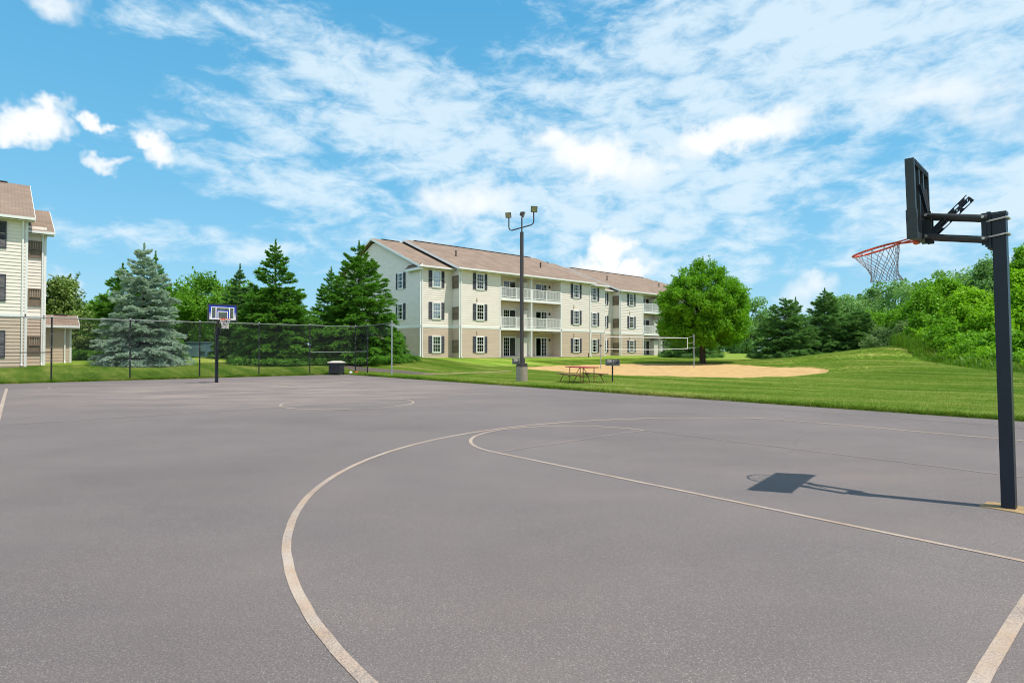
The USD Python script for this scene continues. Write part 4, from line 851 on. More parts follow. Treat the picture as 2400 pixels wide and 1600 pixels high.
for s, nm in ((1, 'top_tape'), (0, 'bottom_tape')):
    m = MB(); 
    for i in range(20): m.bar(npt(i / 20, s), npt((i + 1) / 20, s), .012, .060 if s else .045)
    m.build(vn + '/' + nm, M['white'])
for t_ in (0, 1): MB().bar(npt(t_, -.02), npt(t_, 1.02), .02, .05, dd.tolist() + [0]).build(vn + '/side_tape', M['white'])
m = MB()
for i in range(1, 56): m.tube([npt(i / 56, 0), npt(i / 56, 1)], .0016, 3, cap=False)
for i in range(1, 8): m.tube([npt(j / 10, i / 8) for j in range(11)], .0016, 3, cap=False)
m.build(vn + '/netting', M['wire'], kind='stuff')
for (p, end) in ((va, 0), (vb, 1)):
    for s, z in ((1, 2.5), (0, 1.6), (.5, 2.0)): MB().tube([npt(end, s), (*p, tz(*p) + z)], .006, 4).build(vn + '/tie_rope', M['netw'])

# ------------------------------------------------------------------ things by the fence
bx = thing('storage_bin', 'dark slatted outdoor bin with pale overhanging lid against the fence', 'bin', (-28.05, 8.45, 0), (0, 0, 40))
m = MB(); m.box((-.33, -.33, .10), (.33, .33, .74)); m.build(bx + '/body', M['slat'])
for k in range(6):
    for a, b in (((-.345, -.362, .12 + k * .105), (.345, -.338, .205 + k * .105)), ((.338, -.335, .12 + k * .105), (.362, .335, .205 + k * .105))): MB().box(a, b).build(bx + '/slat', M['slat'])
for x in (-.32, .32):
    for y in (-.32, .32): MB().box((x - .04, y - .04, 0), (x + .04, y + .04, .098)).build(bx + '/foot', M['slat'])
m = MB(); v = [(-.42, -.42, .745), (.42, -.42, .745), (.42, .42, .745), (-.42, .42, .745), (-.42, -.42, .79), (.42, -.42, .79), (.42, .42, .79), (-.42, .42, .79), (-.2, -.2, .86), (.2, -.2, .86), (.2, .2, .86), (-.2, .2, .86)]
m.add(v, [(3, 2, 1, 0), (0, 1, 5, 4), (1, 2, 6, 5), (2, 3, 7, 6), (3, 0, 4, 7), (4, 5, 9, 8), (5, 6, 10, 9), (6, 7, 11, 10), (7, 4, 8, 11), (8, 9, 10, 11)]).build(bx + '/lid', M['lid'])
def ball(name, u, v, r, m_, label, cat):
    t = thing(name, label, cat, (u, v, r)); b = trimesh.creation.icosphere(3, r); MB().tm(b).build(t + '/cover', m_, smooth=True); return t
t = ball('basketball', -27.25, 9.40, .122, M['ball'], 'orange basketball lying at the corner of the fence', 'ball')
for ax in range(3):
    a = np.linspace(0, 2 * np.pi, 33); c = np.stack([np.cos(a) * .1222, np.sin(a) * .1222, 0 * a], 1); c = np.roll(c, ax, 1); MB().tube(c, .003, 4, cap=False).build(t + '/seam', M['ballline'])
t = ball('soccer_ball', -27.55, 9.16, .11, M['ballwhite'], 'white and black football beside the orange ball', 'ball')
ic = trimesh.creation.icosahedron().vertices; ic = ic / np.linalg.norm(ic, axis=1)[:, None]
for n_ in ic:
    a = np.arange(5) / 5 * 2 * np.pi; e1 = np.cross(n_, (.3, .5, .8)); e1 /= np.linalg.norm(e1); e2 = np.cross(n_, e1); rgn = n_ * .1055 + .036 * (np.cos(a)[:, None] * e1 + np.sin(a)[:, None] * e2); rgn = rgn / np.linalg.norm(rgn, axis=1)[:, None] * .1112
    MB().add(np.vstack([n_ * .1125, rgn]), [(0, 1 + j, 1 + (j + 1) % 5) for j in range(5)]).build(t + '/patch', M['dark'])

# ------------------------------------------------------------------ things behind the fence
cu, cv = -46.4, 4.95; cz = tz(cu, cv)
cb = thing('waste_container', 'blue-grey steel container with ribbed doors behind the far hoop', 'container', (cu, cv, cz), (0, 0, 44))
m = MB(); m.box((-.80, -.55, .06), (.80, .55, 1.22)); m.build(cb + '/body', M['bluegrey'])
for k in range(3): MB().box((-.77 + k * .40, -.575, .10), (-.77 + k * .40 + .385, -.552, 1.02)).build(cb + '/door', M['bluegrey2'])
MB().box((-.84, -.60, 1.222), (.84, .60, 1.30)).build(cb + '/lid', M['bluegrey2']); MB().box((.44, -.60, .52), (.80, -.553, 1.05)).build(cb + '/side_panel', M['bluegrey2'])
cu, cv = -44.9, 6.05
cn = thing('traffic_cone', 'red marker cone beside the blue-grey container', 'cone', (cu, cv, tz(cu, cv)))
MB().tm(trimesh.creation.revolve([(0, .0), (.14, .0), (.14, .5), (.10, .95), (.03, 1.0), (0, 1.0)], sections=16)).build(cn + '/body', M['red'], smooth=40)
gb = thing('green_bin', 'low turquoise green bin behind the far hoop pole', 'bin', (-44.6, 6.35, tz(-44.6, 6.35)))
MB().box((-.42, -.5, 0), (.42, .5, .32)).build(gb + '/tub', M['greenbin']); MB().tm(trimesh.creation.revolve([(0, .45), (.3, .42), (.5, .33), (.5, .322), (0, .322)], sections=20)).build(gb + '/lid', M['greenbin'], smooth=40)
wp = thing('marker_post', 'short white square post in the grass right of the far hoop', 'post', (-43.7, 6.95, tz(-43.7, 6.95)))
MB().box((-.10, -.10, -.2), (.10, .10, .58)).build(wp + '/shaft', M['white']); MB().box((-.115, -.115, .582), (.115, .115, .62)).build(wp + '/cap', M['white'])
# ------------------------------------------------------------------ trees
def quads_mesh(c, d, n, L, W):
    """diamond leaves: centre c, axis d, face normal n, lengths L, widths W"""
    s_ = np.cross(d, n); s_ /= np.linalg.norm(s_, axis=1, keepdims=True) + 1e-9
    a, b = c - d * L[:, None] * .5, c + d * L[:, None] * .5; l, r = c - s_ * W[:, None] * .5, c + s_ * W[:, None] * .5
    v = np.stack([a, r, b, l], 1).reshape(-1, 3); k = np.arange(len(c)) * 4
    return v, np.concatenate([np.stack([k, k + 1, k + 2], 1), np.stack([k, k + 2, k + 3], 1)])
def unitv(x): return x / (np.linalg.norm(x, axis=-1, keepdims=True) + 1e-9)

def conifer(name, label, u, v, h, r, m_, seed, n_br=330, tw=34, group='conifers standing on the lawn', leaf=.26, full=.75, base=.045, shape=.85, z=None):
    g = np.random.default_rng(seed); t = thing(name, label, 'tree', (u, v, (tz(u, v) if z is None else z) - .05), group=group)
    MB().tube([(0, 0, -.3), (0, 0, h * .35), (0, 0, h * 1.0)], [h * .018, h * .012, .008], 8).build(t + '/trunk', M['bark'])
    n_br = int(n_br * .85); nt = 16
    tt = base + (1 - base) * (1 - np.sqrt(1 - g.random(n_br) * .97)); tt = np.sort(np.concatenate([tt, g.uniform(.80, .985, nt)])); n_br += nt
    az = np.arange(n_br) * 2.39996 + g.normal(0, .4, n_br)
    lob = .74 + .50 * meshkit.fbm(np.stack([np.cos(az) * 1.5, np.sin(az) * 1.5, tt * 6], -1), 3, seed)
    Lb = 1.08 * r * (np.clip(1 - tt, .02, 1) ** (shape * .9)) * (.62 + .48 * g.random(n_br)) * lob * 1.06 * np.where(tt < .10, .80 + 2.0 * tt, 1)
    el = np.radians(-16 + 66 * tt ** 1.3 + g.normal(0, 8, n_br))
    dirs = np.stack([np.cos(az) * np.cos(el), np.sin(az) * np.cos(el), np.sin(el)], 1)
    P0 = np.stack([0 * tt, 0 * tt, tt * h * .95], 1)
    # side shoots along every bough, each carrying sprays of needle-bearing twigs
    ns = np.maximum(4, (5 + 16 * Lb / r)).astype(int); B = np.repeat(np.arange(n_br), ns); N = len(B)
    s = .10 + .90 * g.random(N) ** .52; q = g.choice([-1.0, 1.0], N) * (.35 + .65 * g.random(N)); tipk = g.random(N) < .22; s[tipk] = .96; q[tipk] *= .15
    L_ = Lb[B]; P = P0[B] + dirs[B] * (L_ * s)[:, None]; P[:, 2] += -.20 * L_ * s ** 2 + .15 * L_ * s ** 4
    side = np.stack([-np.sin(az[B]), np.cos(az[B]), np.zeros(N)], 1)
    sl_ = (.12 + .40 * (1 - s) ** .8) * L_ * (.5 + .6 * g.random(N)) + .12
    SD = unitv(dirs[B] * .75 + side * q[:, None] + np.array((0, 0, -.12)) + g.normal(0, .12, (N, 3)))
    K = max(6, int(tw * .36)); k_ = np.tile((np.arange(K) + .5) / K, N); I = np.repeat(np.arange(N), K); M_ = len(I)
    C = P[I] + SD[I] * (sl_[I] * k_)[:, None]; C[:, 2] -= .10 * sl_[I] * k_ ** 2
    lat = unitv(np.cross(SD[I], np.array((0, 0, 1.0)))); sg_ = g.choice([-1.0, 1.0], M_)
    D = unitv(SD[I] * (.75 + .5 * k_[:, None]) + lat * (sg_ * (1 - .6 * k_))[:, None] * .9 + g.normal(0, .28, (M_, 3)) + np.array((0, 0, .05)))
    sz = leaf * (.55 + .6 * g.random(M_)) * (1 - .25 * k_) * (.42 + .58 * np.clip(L_[I] / (.30 * r), 0, 1))
    C = C + D * (sz * .42)[:, None] + g.normal(0, .02, (M_, 3)); C[:, 2] = np.where(C[:, 2] < .06, .06 + .4 * g.random(M_) ** 2, C[:, 2])
    nn = unitv(g.normal(0, .7, (M_, 3)) + np.array((0, 0, 1.0)))
    ld = 130; zl = h * (.86 + .15 * g.random(ld)); al = g.random(ld) * 6.283; rl = .02 + .10 * (h * 1.01 - zl) / (h * .15)
    C = np.vstack([C, np.stack([np.cos(al) * rl, np.sin(al) * rl, zl], 1)]); D = np.vstack([D, unitv(np.stack([np.cos(al) * .7, np.sin(al) * .7, np.full(ld, 1.0)], 1))]); nn = np.vstack([nn, unitv(g.normal(0, 1, (ld, 3)))]); sz = np.concatenate([sz, leaf * .75 * (.6 + .5 * g.random(ld))]); M_ += ld
    v1, f1 = quads_mesh(C, D, nn, sz, sz * .27); v2, f2 = quads_mesh(C, unitv(D + g.normal(0, .25, (M_, 3)) - (0, 0, .25)), unitv(np.cross(D, nn)), sz * .8, sz * .22)
    MB().add(v1, f1).add(v2, f2).build(t + '/crown', M[m_])
    bm = MB()
    for i in range(0, n_br, 2):
        L = Lb[i]; bm.tube([P0[i], P0[i] + dirs[i] * L * .5 - (0, 0, .04 * L), P0[i] + dirs[i] * L * .85 - (0, 0, .06 * L)], [.03, .02, .006], 3, cap=False)
    bm.build(t + '/branches', M['bark'], kind='stuff'); return t

def broadleaf(name, label, u, v, h, rx, m_, seed, cat='tree', trunk_h=1.8, trunk_r=.16, n_cl=150, per=260, leaf=.17, zlo=None, group=None, crown=None, clr=.62, shell=.55, z=None, stems=1, ry=None, droop=0.0, spray=.5, slen=.8):
    """crown of leaf clumps on limbs; crown(t) gives the relative radius at height fraction t"""
    g = np.random.default_rng(seed); t = thing(name, label, cat, (u, v, (tz(u, v) if z is None else z) - .05), group=group)
    zlo = trunk_h * .8 if zlo is None else zlo; ry = ry or rx
    crown = crown or (lambda q: np.sqrt(np.clip(1 - (2 * q - .85) ** 2 / 1.35, 0.02, 1)))
    q = g.random(n_cl * 3); keep = g.random(n_cl * 3) < crown(q) ** 1.6; q = q[keep][:n_cl]; n = len(q)
    az = g.random(n) * 2 * np.pi; rad = (shell + (1 - shell) * g.random(n) ** .6) * crown(q) * (.74 + .52 * meshkit.fbm(np.stack([np.cos(az) * 1.6, np.sin(az) * 1.6, q * 3.5], -1), 3, seed))
    cl = clr * (.45 + 1.0 * g.random(n))
    C = np.stack([np.cos(az) * rad * (rx - clr * .35), np.sin(az) * rad * (ry - clr * .35), zlo + q * (h - zlo - clr * .4)], 1)
    inner = g.random(n) < .18; C[inner, :2] *= .45
    # trunk and limbs
    w = MB(); tops = []
    for k in range(stems):
        o = np.array((0, 0, 0)) if stems == 1 else np.array((*(g.normal(0, .25 * rx, 2)), 0))
        top = np.array((o[0] * 1.2, o[1] * 1.2, trunk_h + (h - trunk_h) * .45)); tops.append((o, top))
        w.tube([o + (0, 0, -.3), o + (0, 0, .05), (o + top) / 2 + (g.normal(0, .06), g.normal(0, .06), 0), top], [trunk_r * 1.35, trunk_r, trunk_r * .72, trunk_r * .25], 9)
    w.build(t + '/trunk', M['bark'], smooth=50)
    lm = MB()
    for i in range(0, n, max(1, n // 46)):
        o, top = tops[i % stems]; f_ = np.clip((C[i, 2] - trunk_h) / max(.5, h - trunk_h) * .8, 0.0, .75); p0 = o + (top - o) * ((trunk_h * .85 + f_ * (top[2] - trunk_h * .85)) / top[2])
        mid = p0 * .45 + C[i] * .55 + (0, 0, .12 * np.linalg.norm(C[i] - p0)); lm.tube([p0, mid, C[i]], [trunk_r * .34, trunk_r * .2, .012], 5, cap=False)
    lm.build(t + '/limbs', M['bark'], kind='stuff')
    # arching twigs that break the outline
    m_n = int(n * spray); I = g.choice(n, m_n); o_ = unitv(C[I] - np.array((0, 0, zlo + (h - zlo) * .35))); sd_ = unitv(o_ + np.array((0, 0, .35)) + g.normal(0, .35, (m_n, 3))); LL = slen * (.45 + .9 * g.random(m_n)) ; S0 = C[I] + sd_ * (cl[I] * .6)[:, None]
    kk = np.linspace(.05, 1, 18); TP = (S0[:, None] + sd_[:, None] * (LL[:, None] * kk)[..., None]); TP[..., 2] -= .28 * LL[:, None] * kk ** 2; TP = (TP + g.normal(0, .045, TP.shape)).reshape(-1, 3); ok_ = g.random(len(TP)) < np.tile(1.0 - .45 * kk, m_n); TP = TP[ok_]
    cnt = (per * (cl / clr) ** 1.5 * (.6 + .8 * g.random(n))).astype(int); B = np.repeat(np.arange(n), cnt); N = len(B)
    e = unitv(g.normal(0, 1, (N, 3))) * (g.random(N) ** .45)[:, None] * np.array((1.05, 1.05, .9)); P = C[B] + e * cl[B][:, None]
    if droop: P[:, 2] -= droop * (e[:, 0] ** 2 + e[:, 1] ** 2) * cl[B]
    P = np.vstack([P, TP]); e = np.vstack([e, np.zeros_like(TP)]); N = len(P); P[:, 2] = np.maximum(P[:, 2], .05)
    outd = unitv(P - np.array((0, 0, zlo + (h - zlo) * .4)))
    nn = unitv(outd * .35 + e * .3 + np.array((0, 0, .5)) + g.normal(0, .8, (N, 3))); D = unitv(np.cross(nn, g.normal(0, 1, (N, 3))))
    sz = leaf * (.6 + .8 * g.random(N)); vv, ff = quads_mesh(P, D, nn, sz, sz * .66)
    MB().add(vv, ff).build(t + '/crown', M[m_]); return t

GC = 'tall spruces behind the court fence'
conifer('blue_spruce', 'silvery blue spruce standing behind the left part of the fence', -37.7, -.40, 8.0, 2.35, 'spruce_blue', 21, 430, 40, GC, .25, shape=.68)
conifer('spruce_tree', 'tall green spruce with ragged double top behind the middle of the fence', -35.8, 7.35, 8.9, 2.6, 'spruce', 22, 430, 44, GC, .27, shape=.70)
conifer('spruce_tree', 'tall bright green spruce in front of the long building gable', -34.6, 13.2, 9.35, 3.5, 'spruce', 23, 470, 46, GC, .28, shape=.70)
conifer('spruce_tree', 'slim dark spruce with thin spire left of the double-topped spruce', -42.5, 6.9, 7.5, 2.0, 'spruce_dull', 24, 300, 36, GC, .26)
conifer('spruce_tree', 'smaller spruce between the two tallest ones', -39.1, 13.0, 7.6, 2.6, 'spruce', 25, 320, 38, GC, .26)
conifer('spruce_tree', 'dark spruce filling the gap low behind the double-topped spruce', -44.5, 10.4, 6.2, 2.8, 'spruce_dull', 26, 300, 36, GC, .27)
conifer('spruce_tree', 'dark green conifer close behind the left side of the blue spruce', -45.8, -.5, 7.3, 2.6, 'spruce', 27, 300, 34, GC, .27)
conifer('spruce_tree', 'narrow green conifer tip showing right behind the blue spruce', -46.2, 1.7, 8.4, 1.9, 'spruce', 28, 240, 30, GC, .26)
broadleaf('olive_conifer', 'soft olive green conifer between the shed and the blue spruce', -53.5, -3.4, 7.4, 3.0, 'olive', 31, trunk_h=.8, n_cl=190, per=200, leaf=.20, zlo=.3, crown=lambda q: (1.02 - q) ** .7 * .95 + .06, clr=.75, group=GC)
broadleaf('olive_conifer', 'dull olive shrub low beside the utility shed', -49.0, -2.8, 4.2, 2.0, 'olive', 32, trunk_h=.4, n_cl=90, per=190, leaf=.18, zlo=.2, crown=lambda q: (1.02 - q) ** .6, clr=.6, group=GC)
broadleaf('background_tree', 'green leafy tree peeping out behind the shed roof', -70, -7.0, 6.6, 3.0, 'bushleaf', 33, n_cl=90, per=190, leaf=.26, clr=.9, group='background trees')
broadleaf('locust_tree', 'feathery light green locust tree behind the far backboard', -56.2, 8.2, 7.9, 5.2, 'locust', 34, trunk_h=2.6, n_cl=150, per=260, leaf=.22, clr=.85, shell=.35, droop=.25, group='background trees')
broadleaf('locust_tree', 'second light green locust tree further right behind the slim spruce', -58.5, 14.5, 7.0, 4.4, 'locust', 35, trunk_h=2.6, n_cl=120, per=240, leaf=.22, clr=.85, shell=.35, droop=.25, group='background trees')
broadleaf('locust_tree', 'dense green tree low behind the blue-grey container', -62, 6.5, 6.5, 4.4, 'bushleaf', 36, trunk_h=.8, n_cl=110, per=240, leaf=.24, zlo=.3, clr=.95, group='background trees')
broadleaf('locust_tree', 'dark leafy tree right behind the blue spruce base', -60, 1.5, 6.2, 4.0, 'locust', 37, trunk_h=.8, n_cl=100, per=240, leaf=.24, zlo=.3, clr=.95, group='background trees')
conifer('arborvitae_shrub', 'low bright green conifer shrub at the corner of the long building', -37.2, 17.7, 2.7, 1.25, 'spruce', 38, 160, 26, 'conifers standing on the lawn', .2, shape=.7)
broadleaf('maple_tree', 'round green maple tree standing alone beside the volleyball sand', -22.3, 41.45, 9.65, 4.35, 'maple', 41, trunk_h=2.2, trunk_r=.30, n_cl=620, per=140, leaf=.165, zlo=1.65, clr=.50, shell=.60, spray=.9, slen=.55, crown=lambda q: np.clip(np.sin(np.pi * np.clip(q * .80 + .20, 0, 1)) ** .62, .05, 1) * np.where(q < .12, .72 + 2.3 * q, 1))
# right-hand conifers on the mound
GR = 'conifers behind the grass mound'
conifer('spruce_tree', 'broad dark spruce right of the maple', -19.0, 51.3, 6.0, 3.0, 'spruce_dull', 51, 420, 42, GR, .27, shape=.62)
conifer('spruce_tree', 'tallest dark spruce behind the grass mound', -17.4, 56.8, 7.6, 3.0, 'spruce_dull', 52, 400, 42, GR, .28, shape=.68, z=.35)
conifer('spruce_tree', 'thin spruce tip between the two dark spruces', -21.5, 59.5, 7.2, 1.7, 'spruce_dull', 53, 240, 30, GR, .26, z=.3)
conifer('spruce_tree', 'lower dark spruce at the right end of the mound conifers', -14.5, 58.0, 5.2, 2.6, 'spruce_dull', 54, 320, 38, GR, .27, shape=.6, z=.4)
conifer('spruce_tree', 'dark low spruce seen under the maple crown', -32.5, 56.0, 4.6, 3.3, 'spruce_dull', 55, 320, 38, GR, .28, shape=.55)
GF = 'hazy trees far beyond the mound'
far = [(-52, 108, 12.0, 6.5, 'far pale tree between the maple and the broad spruce'), (-36, 112, 11, 6.0, 'far tree behind the broad dark spruce'), (-29, 122, 15.0, 7.0, 'tallest far hazy tree right of the mound conifers'), (-18, 104, 13.2, 6.5, 'far hazy tree at the right end of the skyline gap'),
       (-38, 135, 13.5, 7.5, 'far hazy tree left in the skyline gap'), (-10, 92, 12, 6.0, 'far tree beside the big shrubs'), (-66, 118, 10, 6, 'far tree low behind the maple')]
for i, (u, v, h, r, lb) in enumerate(far): broadleaf('distant_tree', lb, u, v, h, r, 'farleaf', 60 + i, trunk_h=1.5, trunk_r=.3, n_cl=90, per=170, leaf=.42, zlo=.4, clr=1.3, group=GF)
GS = 'shrubs and small trees on the slope at the right'
sh_ = [
       ('shrub', 'mid green rounded shrub right of the mound conifers', 'shrub', -17.3, 65.4, 4.1, 2.8, 'farleaf', 0),
       ('shrub', 'yellowish green rounded shrub above the grey-green bushes', 'shrub', -14.6, 62.5, 4.8, 2.5, 'bushleaf', 0),
       ('shrub', 'small grey-green bush touching the mound conifers', 'shrub', -15.0, 59.0, 2.5, 1.2, 'greyleaf', 1),
       ('shrub', 'long low grey-green bush along the mound crest', 'shrub', -11.6, 55.2, 2.5, 1.6, 'greyleaf', 1),
       ('shrub', 'grey-green bush joining the tall reeds', 'shrub', -9.3, 53.3, 2.5, 1.1, 'greyleaf', 1),
       ('small_tree', 'dark green shrub sloping down to the far tree line', 'tree', -11.2, 58.8, 4.3, 1.7, 'bushleaf', 0),
       ('small_tree', 'arching dark leafy shrub below the near hoop net', 'tree', -8.5, 55.7, 5.9, 1.9, 'bushleaf', 2),
       ('small_tree', 'arching shrub with loose twiggy top between net and hoop pole', 'tree', -7.5, 58.4, 7.2, 2.4, 'bushleaf', 2),
       ('small_tree', 'lime green sumac-like tree just left of the hoop pole', 'tree', -4.1, 50.1, 5.0, 1.9, 'bushlime', 0),
       ('small_tree', 'lime green bush lower left of the hoop pole', 'tree', -2.3, 46.1, 3.5, 1.5, 'bushlime', 0),
       ('small_tree', 'tall airy pale tree behind the hoop pole', 'tree', -6.2, 69.1, 9.8, 2.9, 'farleaf', 2),
       ('small_tree', 'tallest green tree at the right edge of the picture', 'tree', -3.3, 69.3, 11.1, 3.1, 'bushleaf', 2),
       ('small_tree', 'bright lime tree right of the hoop pole', 'tree', -0.8, 49.3, 6.0, 1.8, 'bushlime', 0),
       ('shrub', 'small bright shrub behind the reeds', 'shrub', -7.1, 49.7, 2.8, 1.3, 'bushleaf', 0),
       ('shrub', 'leafy green shrub low in the middle of the slope', 'shrub', -4.8, 46.4, 2.4, 1.4, 'bushleaf', 0),
       ('shrub', 'green shrub low left of the hoop pole foot', 'shrub', -2.6, 44.2, 1.9, 1.4, 'bushleaf', 0),
       ('shrub', 'dense shrub behind the weeds hidden partly by the hoop pole', 'shrub', -0.9, 41.7, 2.2, 1.3, 'bushleaf', 0),
       ('shrub', 'leafy shrub behind the weeds at the right edge', 'shrub', 0.6, 40.3, 2.0, 1.2, 'bushleaf', 0),
       ('small_tree', 'tall green tree just beyond the right edge of the picture', 'tree', 0.9, 55.8, 9.6, 3.0, 'bushleaf', 2),
       ('shrub', 'lime shrub just beyond the right edge of the picture', 'shrub', 1.8, 41.7, 3.5, 1.8, 'bushlime', 0)]
for i, (nm, lb, ct, u, v, h, r, mm, st) in enumerate(sh_):
    broadleaf(nm, lb, u, v, h, r, mm, 80 + i, cat=ct, trunk_h=.5, trunk_r=.09 if st != 1 else .04, n_cl=int(90 + 34 * r * h / 4), per=int(260 if h > 4 else 170), leaf=.18 if mm != 'greyleaf' else .13, zlo=.15, clr=.62 if h > 4 else .42, shell=.45, stems=4, group=GS, spray=1.1 if st == 2 else .7, slen=1.3 if st == 2 else .8, crown=lambda q: np.clip(np.sin(np.pi * (q * .72 + .28)) ** .7, .05, 1))

# ------------------------------------------------------------------ tall weeds on the slope
def blades(n, region, hmin, hmax, w, g, lift=0.0, bend=.35):
    """upright tapering blades over a strip around a line of (u, v, half width) points"""
    line = np.array(region); s_ = g.random(n) * (len(line) - 1); i = np.minimum(s_.astype(int), len(line) - 2); f_ = (s_ - i)[:, None]
    c = line[i] * (1 - f_) + line[i + 1] * f_; u = c[:, 0] + g.uniform(-1, 1, n) * c[:, 2]; v = c[:, 1] + g.uniform(-1, 1, n) * c[:, 2]
    h = hmin + (hmax - hmin) * g.random(n) ** 1.4 * (.15 + 1.5 * np.clip(meshkit.fbm(np.stack([u * 1.3, v * 1.3, u * 0], -1), 4, 6) - .25, 0, 1) * 1.3); a = g.random(n) * 2 * np.pi; b = bend * h * g.random(n)
    base = np.stack([u, v, terrain(u, v) - .02], 1); d = np.stack([np.cos(a), np.sin(a), 0 * a], 1); sd_ = np.stack([-np.sin(a), np.cos(a), 0 * a], 1)
    p1 = base + d * (b * .35)[:, None] + np.array((0, 0, 1)) * (h * .6)[:, None]; p2 = base + d * b[:, None] + np.array((0, 0, 1)) * h[:, None]; ww = (w * (.6 + .8 * g.random(n)))[:, None]
    V = np.stack([base - sd_ * ww * .6, base + sd_ * ww * .6, p1 - sd_ * ww, p1 + sd_ * ww, p2], 1).reshape(-1, 3); k = np.arange(n) * 5
    F = np.concatenate([np.stack([k, k + 1, k + 3], 1), np.stack([k, k + 3, k + 2], 1), np.stack([k + 2, k + 3, k + 4], 1)]); return V, F
g = np.random.default_rng(99)
WL = [(-8.2, 48.0, .8), (-6.6, 46.0, 1.1), (-5.2, 44.2, 1.2)]
WL2 = [(-5.6, 44.2, 1.0), (-4.6, 42.9, 1.1), (-2.7, 40.6, 1.2), (-.4, 35.9, 1.2), (1.6, 31.8, 1.3), (4.6, 29.5, 1.4), (7.6, 27.0, 1.4)]
WL3 = [(a + .25, b - .55, .35) for a, b, _ in WL2]
Va, Fa = blades(3600, WL, .4, 1.45, .018, g); Vb, Fb = blades(10000, WL2, .15, .85, .026, g, bend=.9); Vd, Fd = blades(9000, WL3, .15, .6, .018, g, bend=.9)
MB().add(Va, Fa).build('/World/tall_reeds', M['weed'], kind='stuff', label='tall bright reeds at the end of the mound crest', cat='weeds')
MB().add(Vb, Fb).build('/World/tall_weeds', M['weed'], kind='stuff', label='leafy weeds along the foot of the right-hand shrubs', cat='weeds')
MB().add(Vd, Fd).build('/World/dry_weeds', M['dryweed'], kind='stuff', label='straw-coloured dry grass edging the weeds above the lawn', cat='weeds')
for i, (u, v, h, r) in enumerate([(-4.6, 44.0, 1.3, .8), (-3.4, 42.4, 1.1, .7), (-2.6, 41.2, 1.4, .9), (-1.7, 39.4, 1.2, .8), (-.9, 37.8, 1.3, .8), (.1, 36.2, 1.1, .8), (.9, 34.5, 1.3, .9), (1.9, 32.8, 1.2, .8), (3.2, 31.5, 1.3, .9), (4.8, 30.4, 1.2, .8), (-6.4, 46.9, 1.2, .7), (-5.4, 45.4, 1.4, .8), (-3.9, 43.6, .8, .6), (-2.9, 40.6, .8, .6), (-1.2, 38.0, .9, .7), (.5, 34.9, .8, .6), (2.6, 31.7, .9, .7)]):
    broadleaf('leafy_weed', 'knee-high leafy weed in the bank of weeds below the shrubs', u, v, h, r, 'bushlime' if i % 3 == 1 else 'bushleaf', 140 + i, cat='weed', trunk_h=.2, trunk_r=.02, n_cl=26, per=90, leaf=.13, zlo=.05, clr=.32, shell=.3, stems=3, group='leafy weeds in the bank below the shrubs')

# ------------------------------------------------------------------ mown grass
def tuft(seed, n, hh, rad):
    g = np.random.default_rng(seed); a = g.random(n) * 6.283; r = rad * np.sqrt(g.random(n)); b = np.stack([np.cos(a) * r, np.sin(a) * r, np.full(n, -.01)], 1); h = hh * (.5 + .7 * g.random(n)); q = g.random(n) * 6.283
    d = np.stack([np.cos(q), np.sin(q), 0 * q], 1); s_ = np.stack([-np.sin(q), np.cos(q), 0 * q], 1) * .0035; tip = b + d * (h * .55)[:, None] + np.array((0, 0, 1)) * h[:, None]; mid = b + d * (h * .16)[:, None] + np.array((0, 0, 1)) * (h * .6)[:, None]
    V = np.stack([b - s_, b + s_, mid - s_ * .8, mid + s_ * .8, tip], 1).reshape(-1, 3); k = np.arange(n) * 5
    return V, np.concatenate([np.stack([k, k + 1, k + 3], 1), np.stack([k, k + 3, k + 2], 1), np.stack([k + 2, k + 3, k + 4], 1)])
gi = UsdGeom.PointInstancer.Define(stage, '/World/lawn_grass'); cd(gi.GetPrim(), 'short mown grass of the lawn round the court', 'grass', None, 'stuff')
protos = []
for k in range(4):
    V, F = tuft(200 + k, 26, .062 if k < 3 else .10, .085); p = usdkit.mesh(stage, f'/World/lawn_grass/tuft_{k:03d}' if k else '/World/lawn_grass/tuft', (V, F), M['blade']); protos.append(p.GetPath())
gi.CreatePrototypesRel().SetTargets(protos)
g = np.random.default_rng(5)
def scatter(n, u0, u1, v0, v1): return np.stack([g.uniform(u0, u1, n), g.uniform(v0, v1, n)], 1)
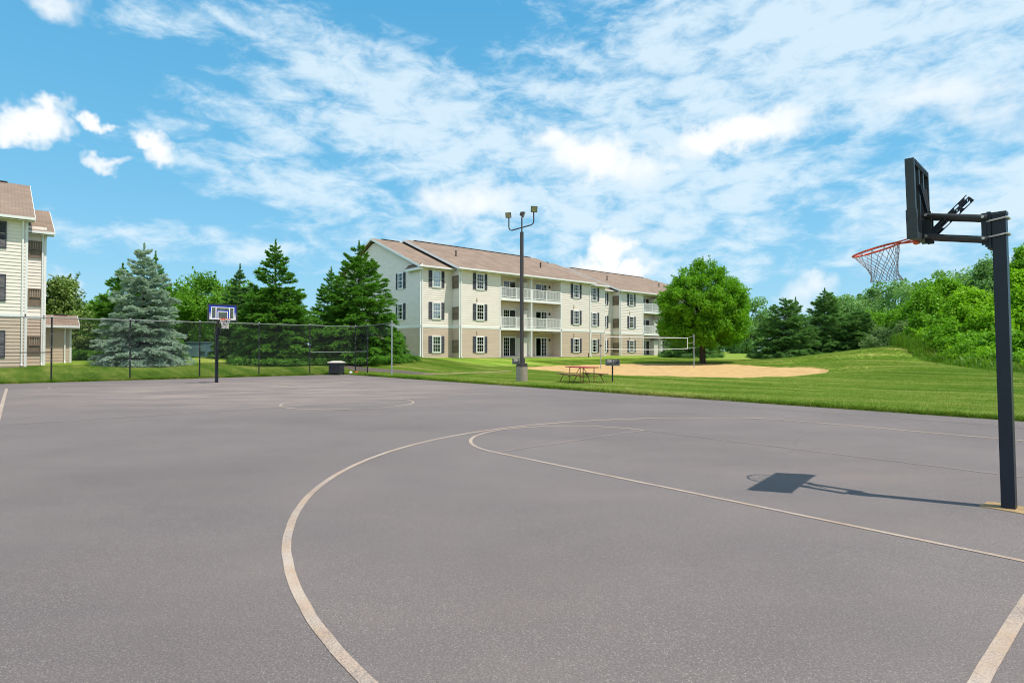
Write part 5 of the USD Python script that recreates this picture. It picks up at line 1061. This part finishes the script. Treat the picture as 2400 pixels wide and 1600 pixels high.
pts = np.vstack([scatter(95000, -20, 13, U1 * 0 + 9.2, 17), scatter(90000, -28, 12, 17, 30), scatter(60000, -34, 10, 30, 50), scatter(50000, -38, -20, 9.2, 21), scatter(42000, -38, -28.6, -10, 10)])
e1 = np.stack([g.uniform(U0, 12, 16000), 9.2 + np.abs(g.normal(0, .12, 16000)) - .07 * g.random(16000)], 1); e2 = np.stack([U0 - np.abs(g.normal(0, .08, 6000)) + .02, g.uniform(-10, 10, 6000)], 1)
rel = pts - CAM[:2]; dpt = rel @ fw[:2]; lat = rel @ rt[:2]; ok = (dpt > 5) & (np.abs(lat) < dpt * .92 + 1)
ok &= ~shapely.contains_xy(SAND.buffer(-.05), pts[:, 0], pts[:, 1]) & ~shapely.contains_xy(PATH.buffer(.02), pts[:, 0], pts[:, 1]) & ~shapely.contains_xy(GRAV.buffer(-.03), pts[:, 0], pts[:, 1])
ok &= ~((pts[:, 0] > U0 - .05) & (pts[:, 0] < U1 + .05) & (pts[:, 1] < V1 + .02)); pts = pts[ok]
nb = len(pts); pts = np.vstack([pts, e1, e2]); n = len(pts)
zz = terrain(pts[:, 0], pts[:, 1]); zz[nb:] = np.maximum(zz[nb:], 0); pos = np.column_stack([pts, zz]).astype(np.float32)
pi_ = g.integers(0, 3, n); pi_[nb:] = np.where(g.random(n - nb) < .3, 3, pi_[nb:])
an = g.random(n) * np.pi; sc = (.75 + .6 * g.random(n)) * np.where(np.arange(n) >= nb, .8 + .8 * g.random(n), 1) * (.75 + .5 * meshkit.fbm(np.column_stack([pts * .7, pts[:, 0] * 0]), 3, 8))
gi.CreateProtoIndicesAttr(Vt.IntArray.FromNumpy(pi_.astype(np.int32))); gi.CreatePositionsAttr(Vt.Vec3fArray.FromNumpy(pos))
qs = np.zeros((n, 4), np.float32); qs[:, 2] = np.sin(an); qs[:, 3] = np.cos(an)
gi.CreateOrientationsAttr(Vt.QuathArray.FromNumpy(qs.astype(np.float16))); gi.CreateScalesAttr(Vt.Vec3fArray.FromNumpy(np.repeat(sc[:, None], 3, 1).astype(np.float32)))
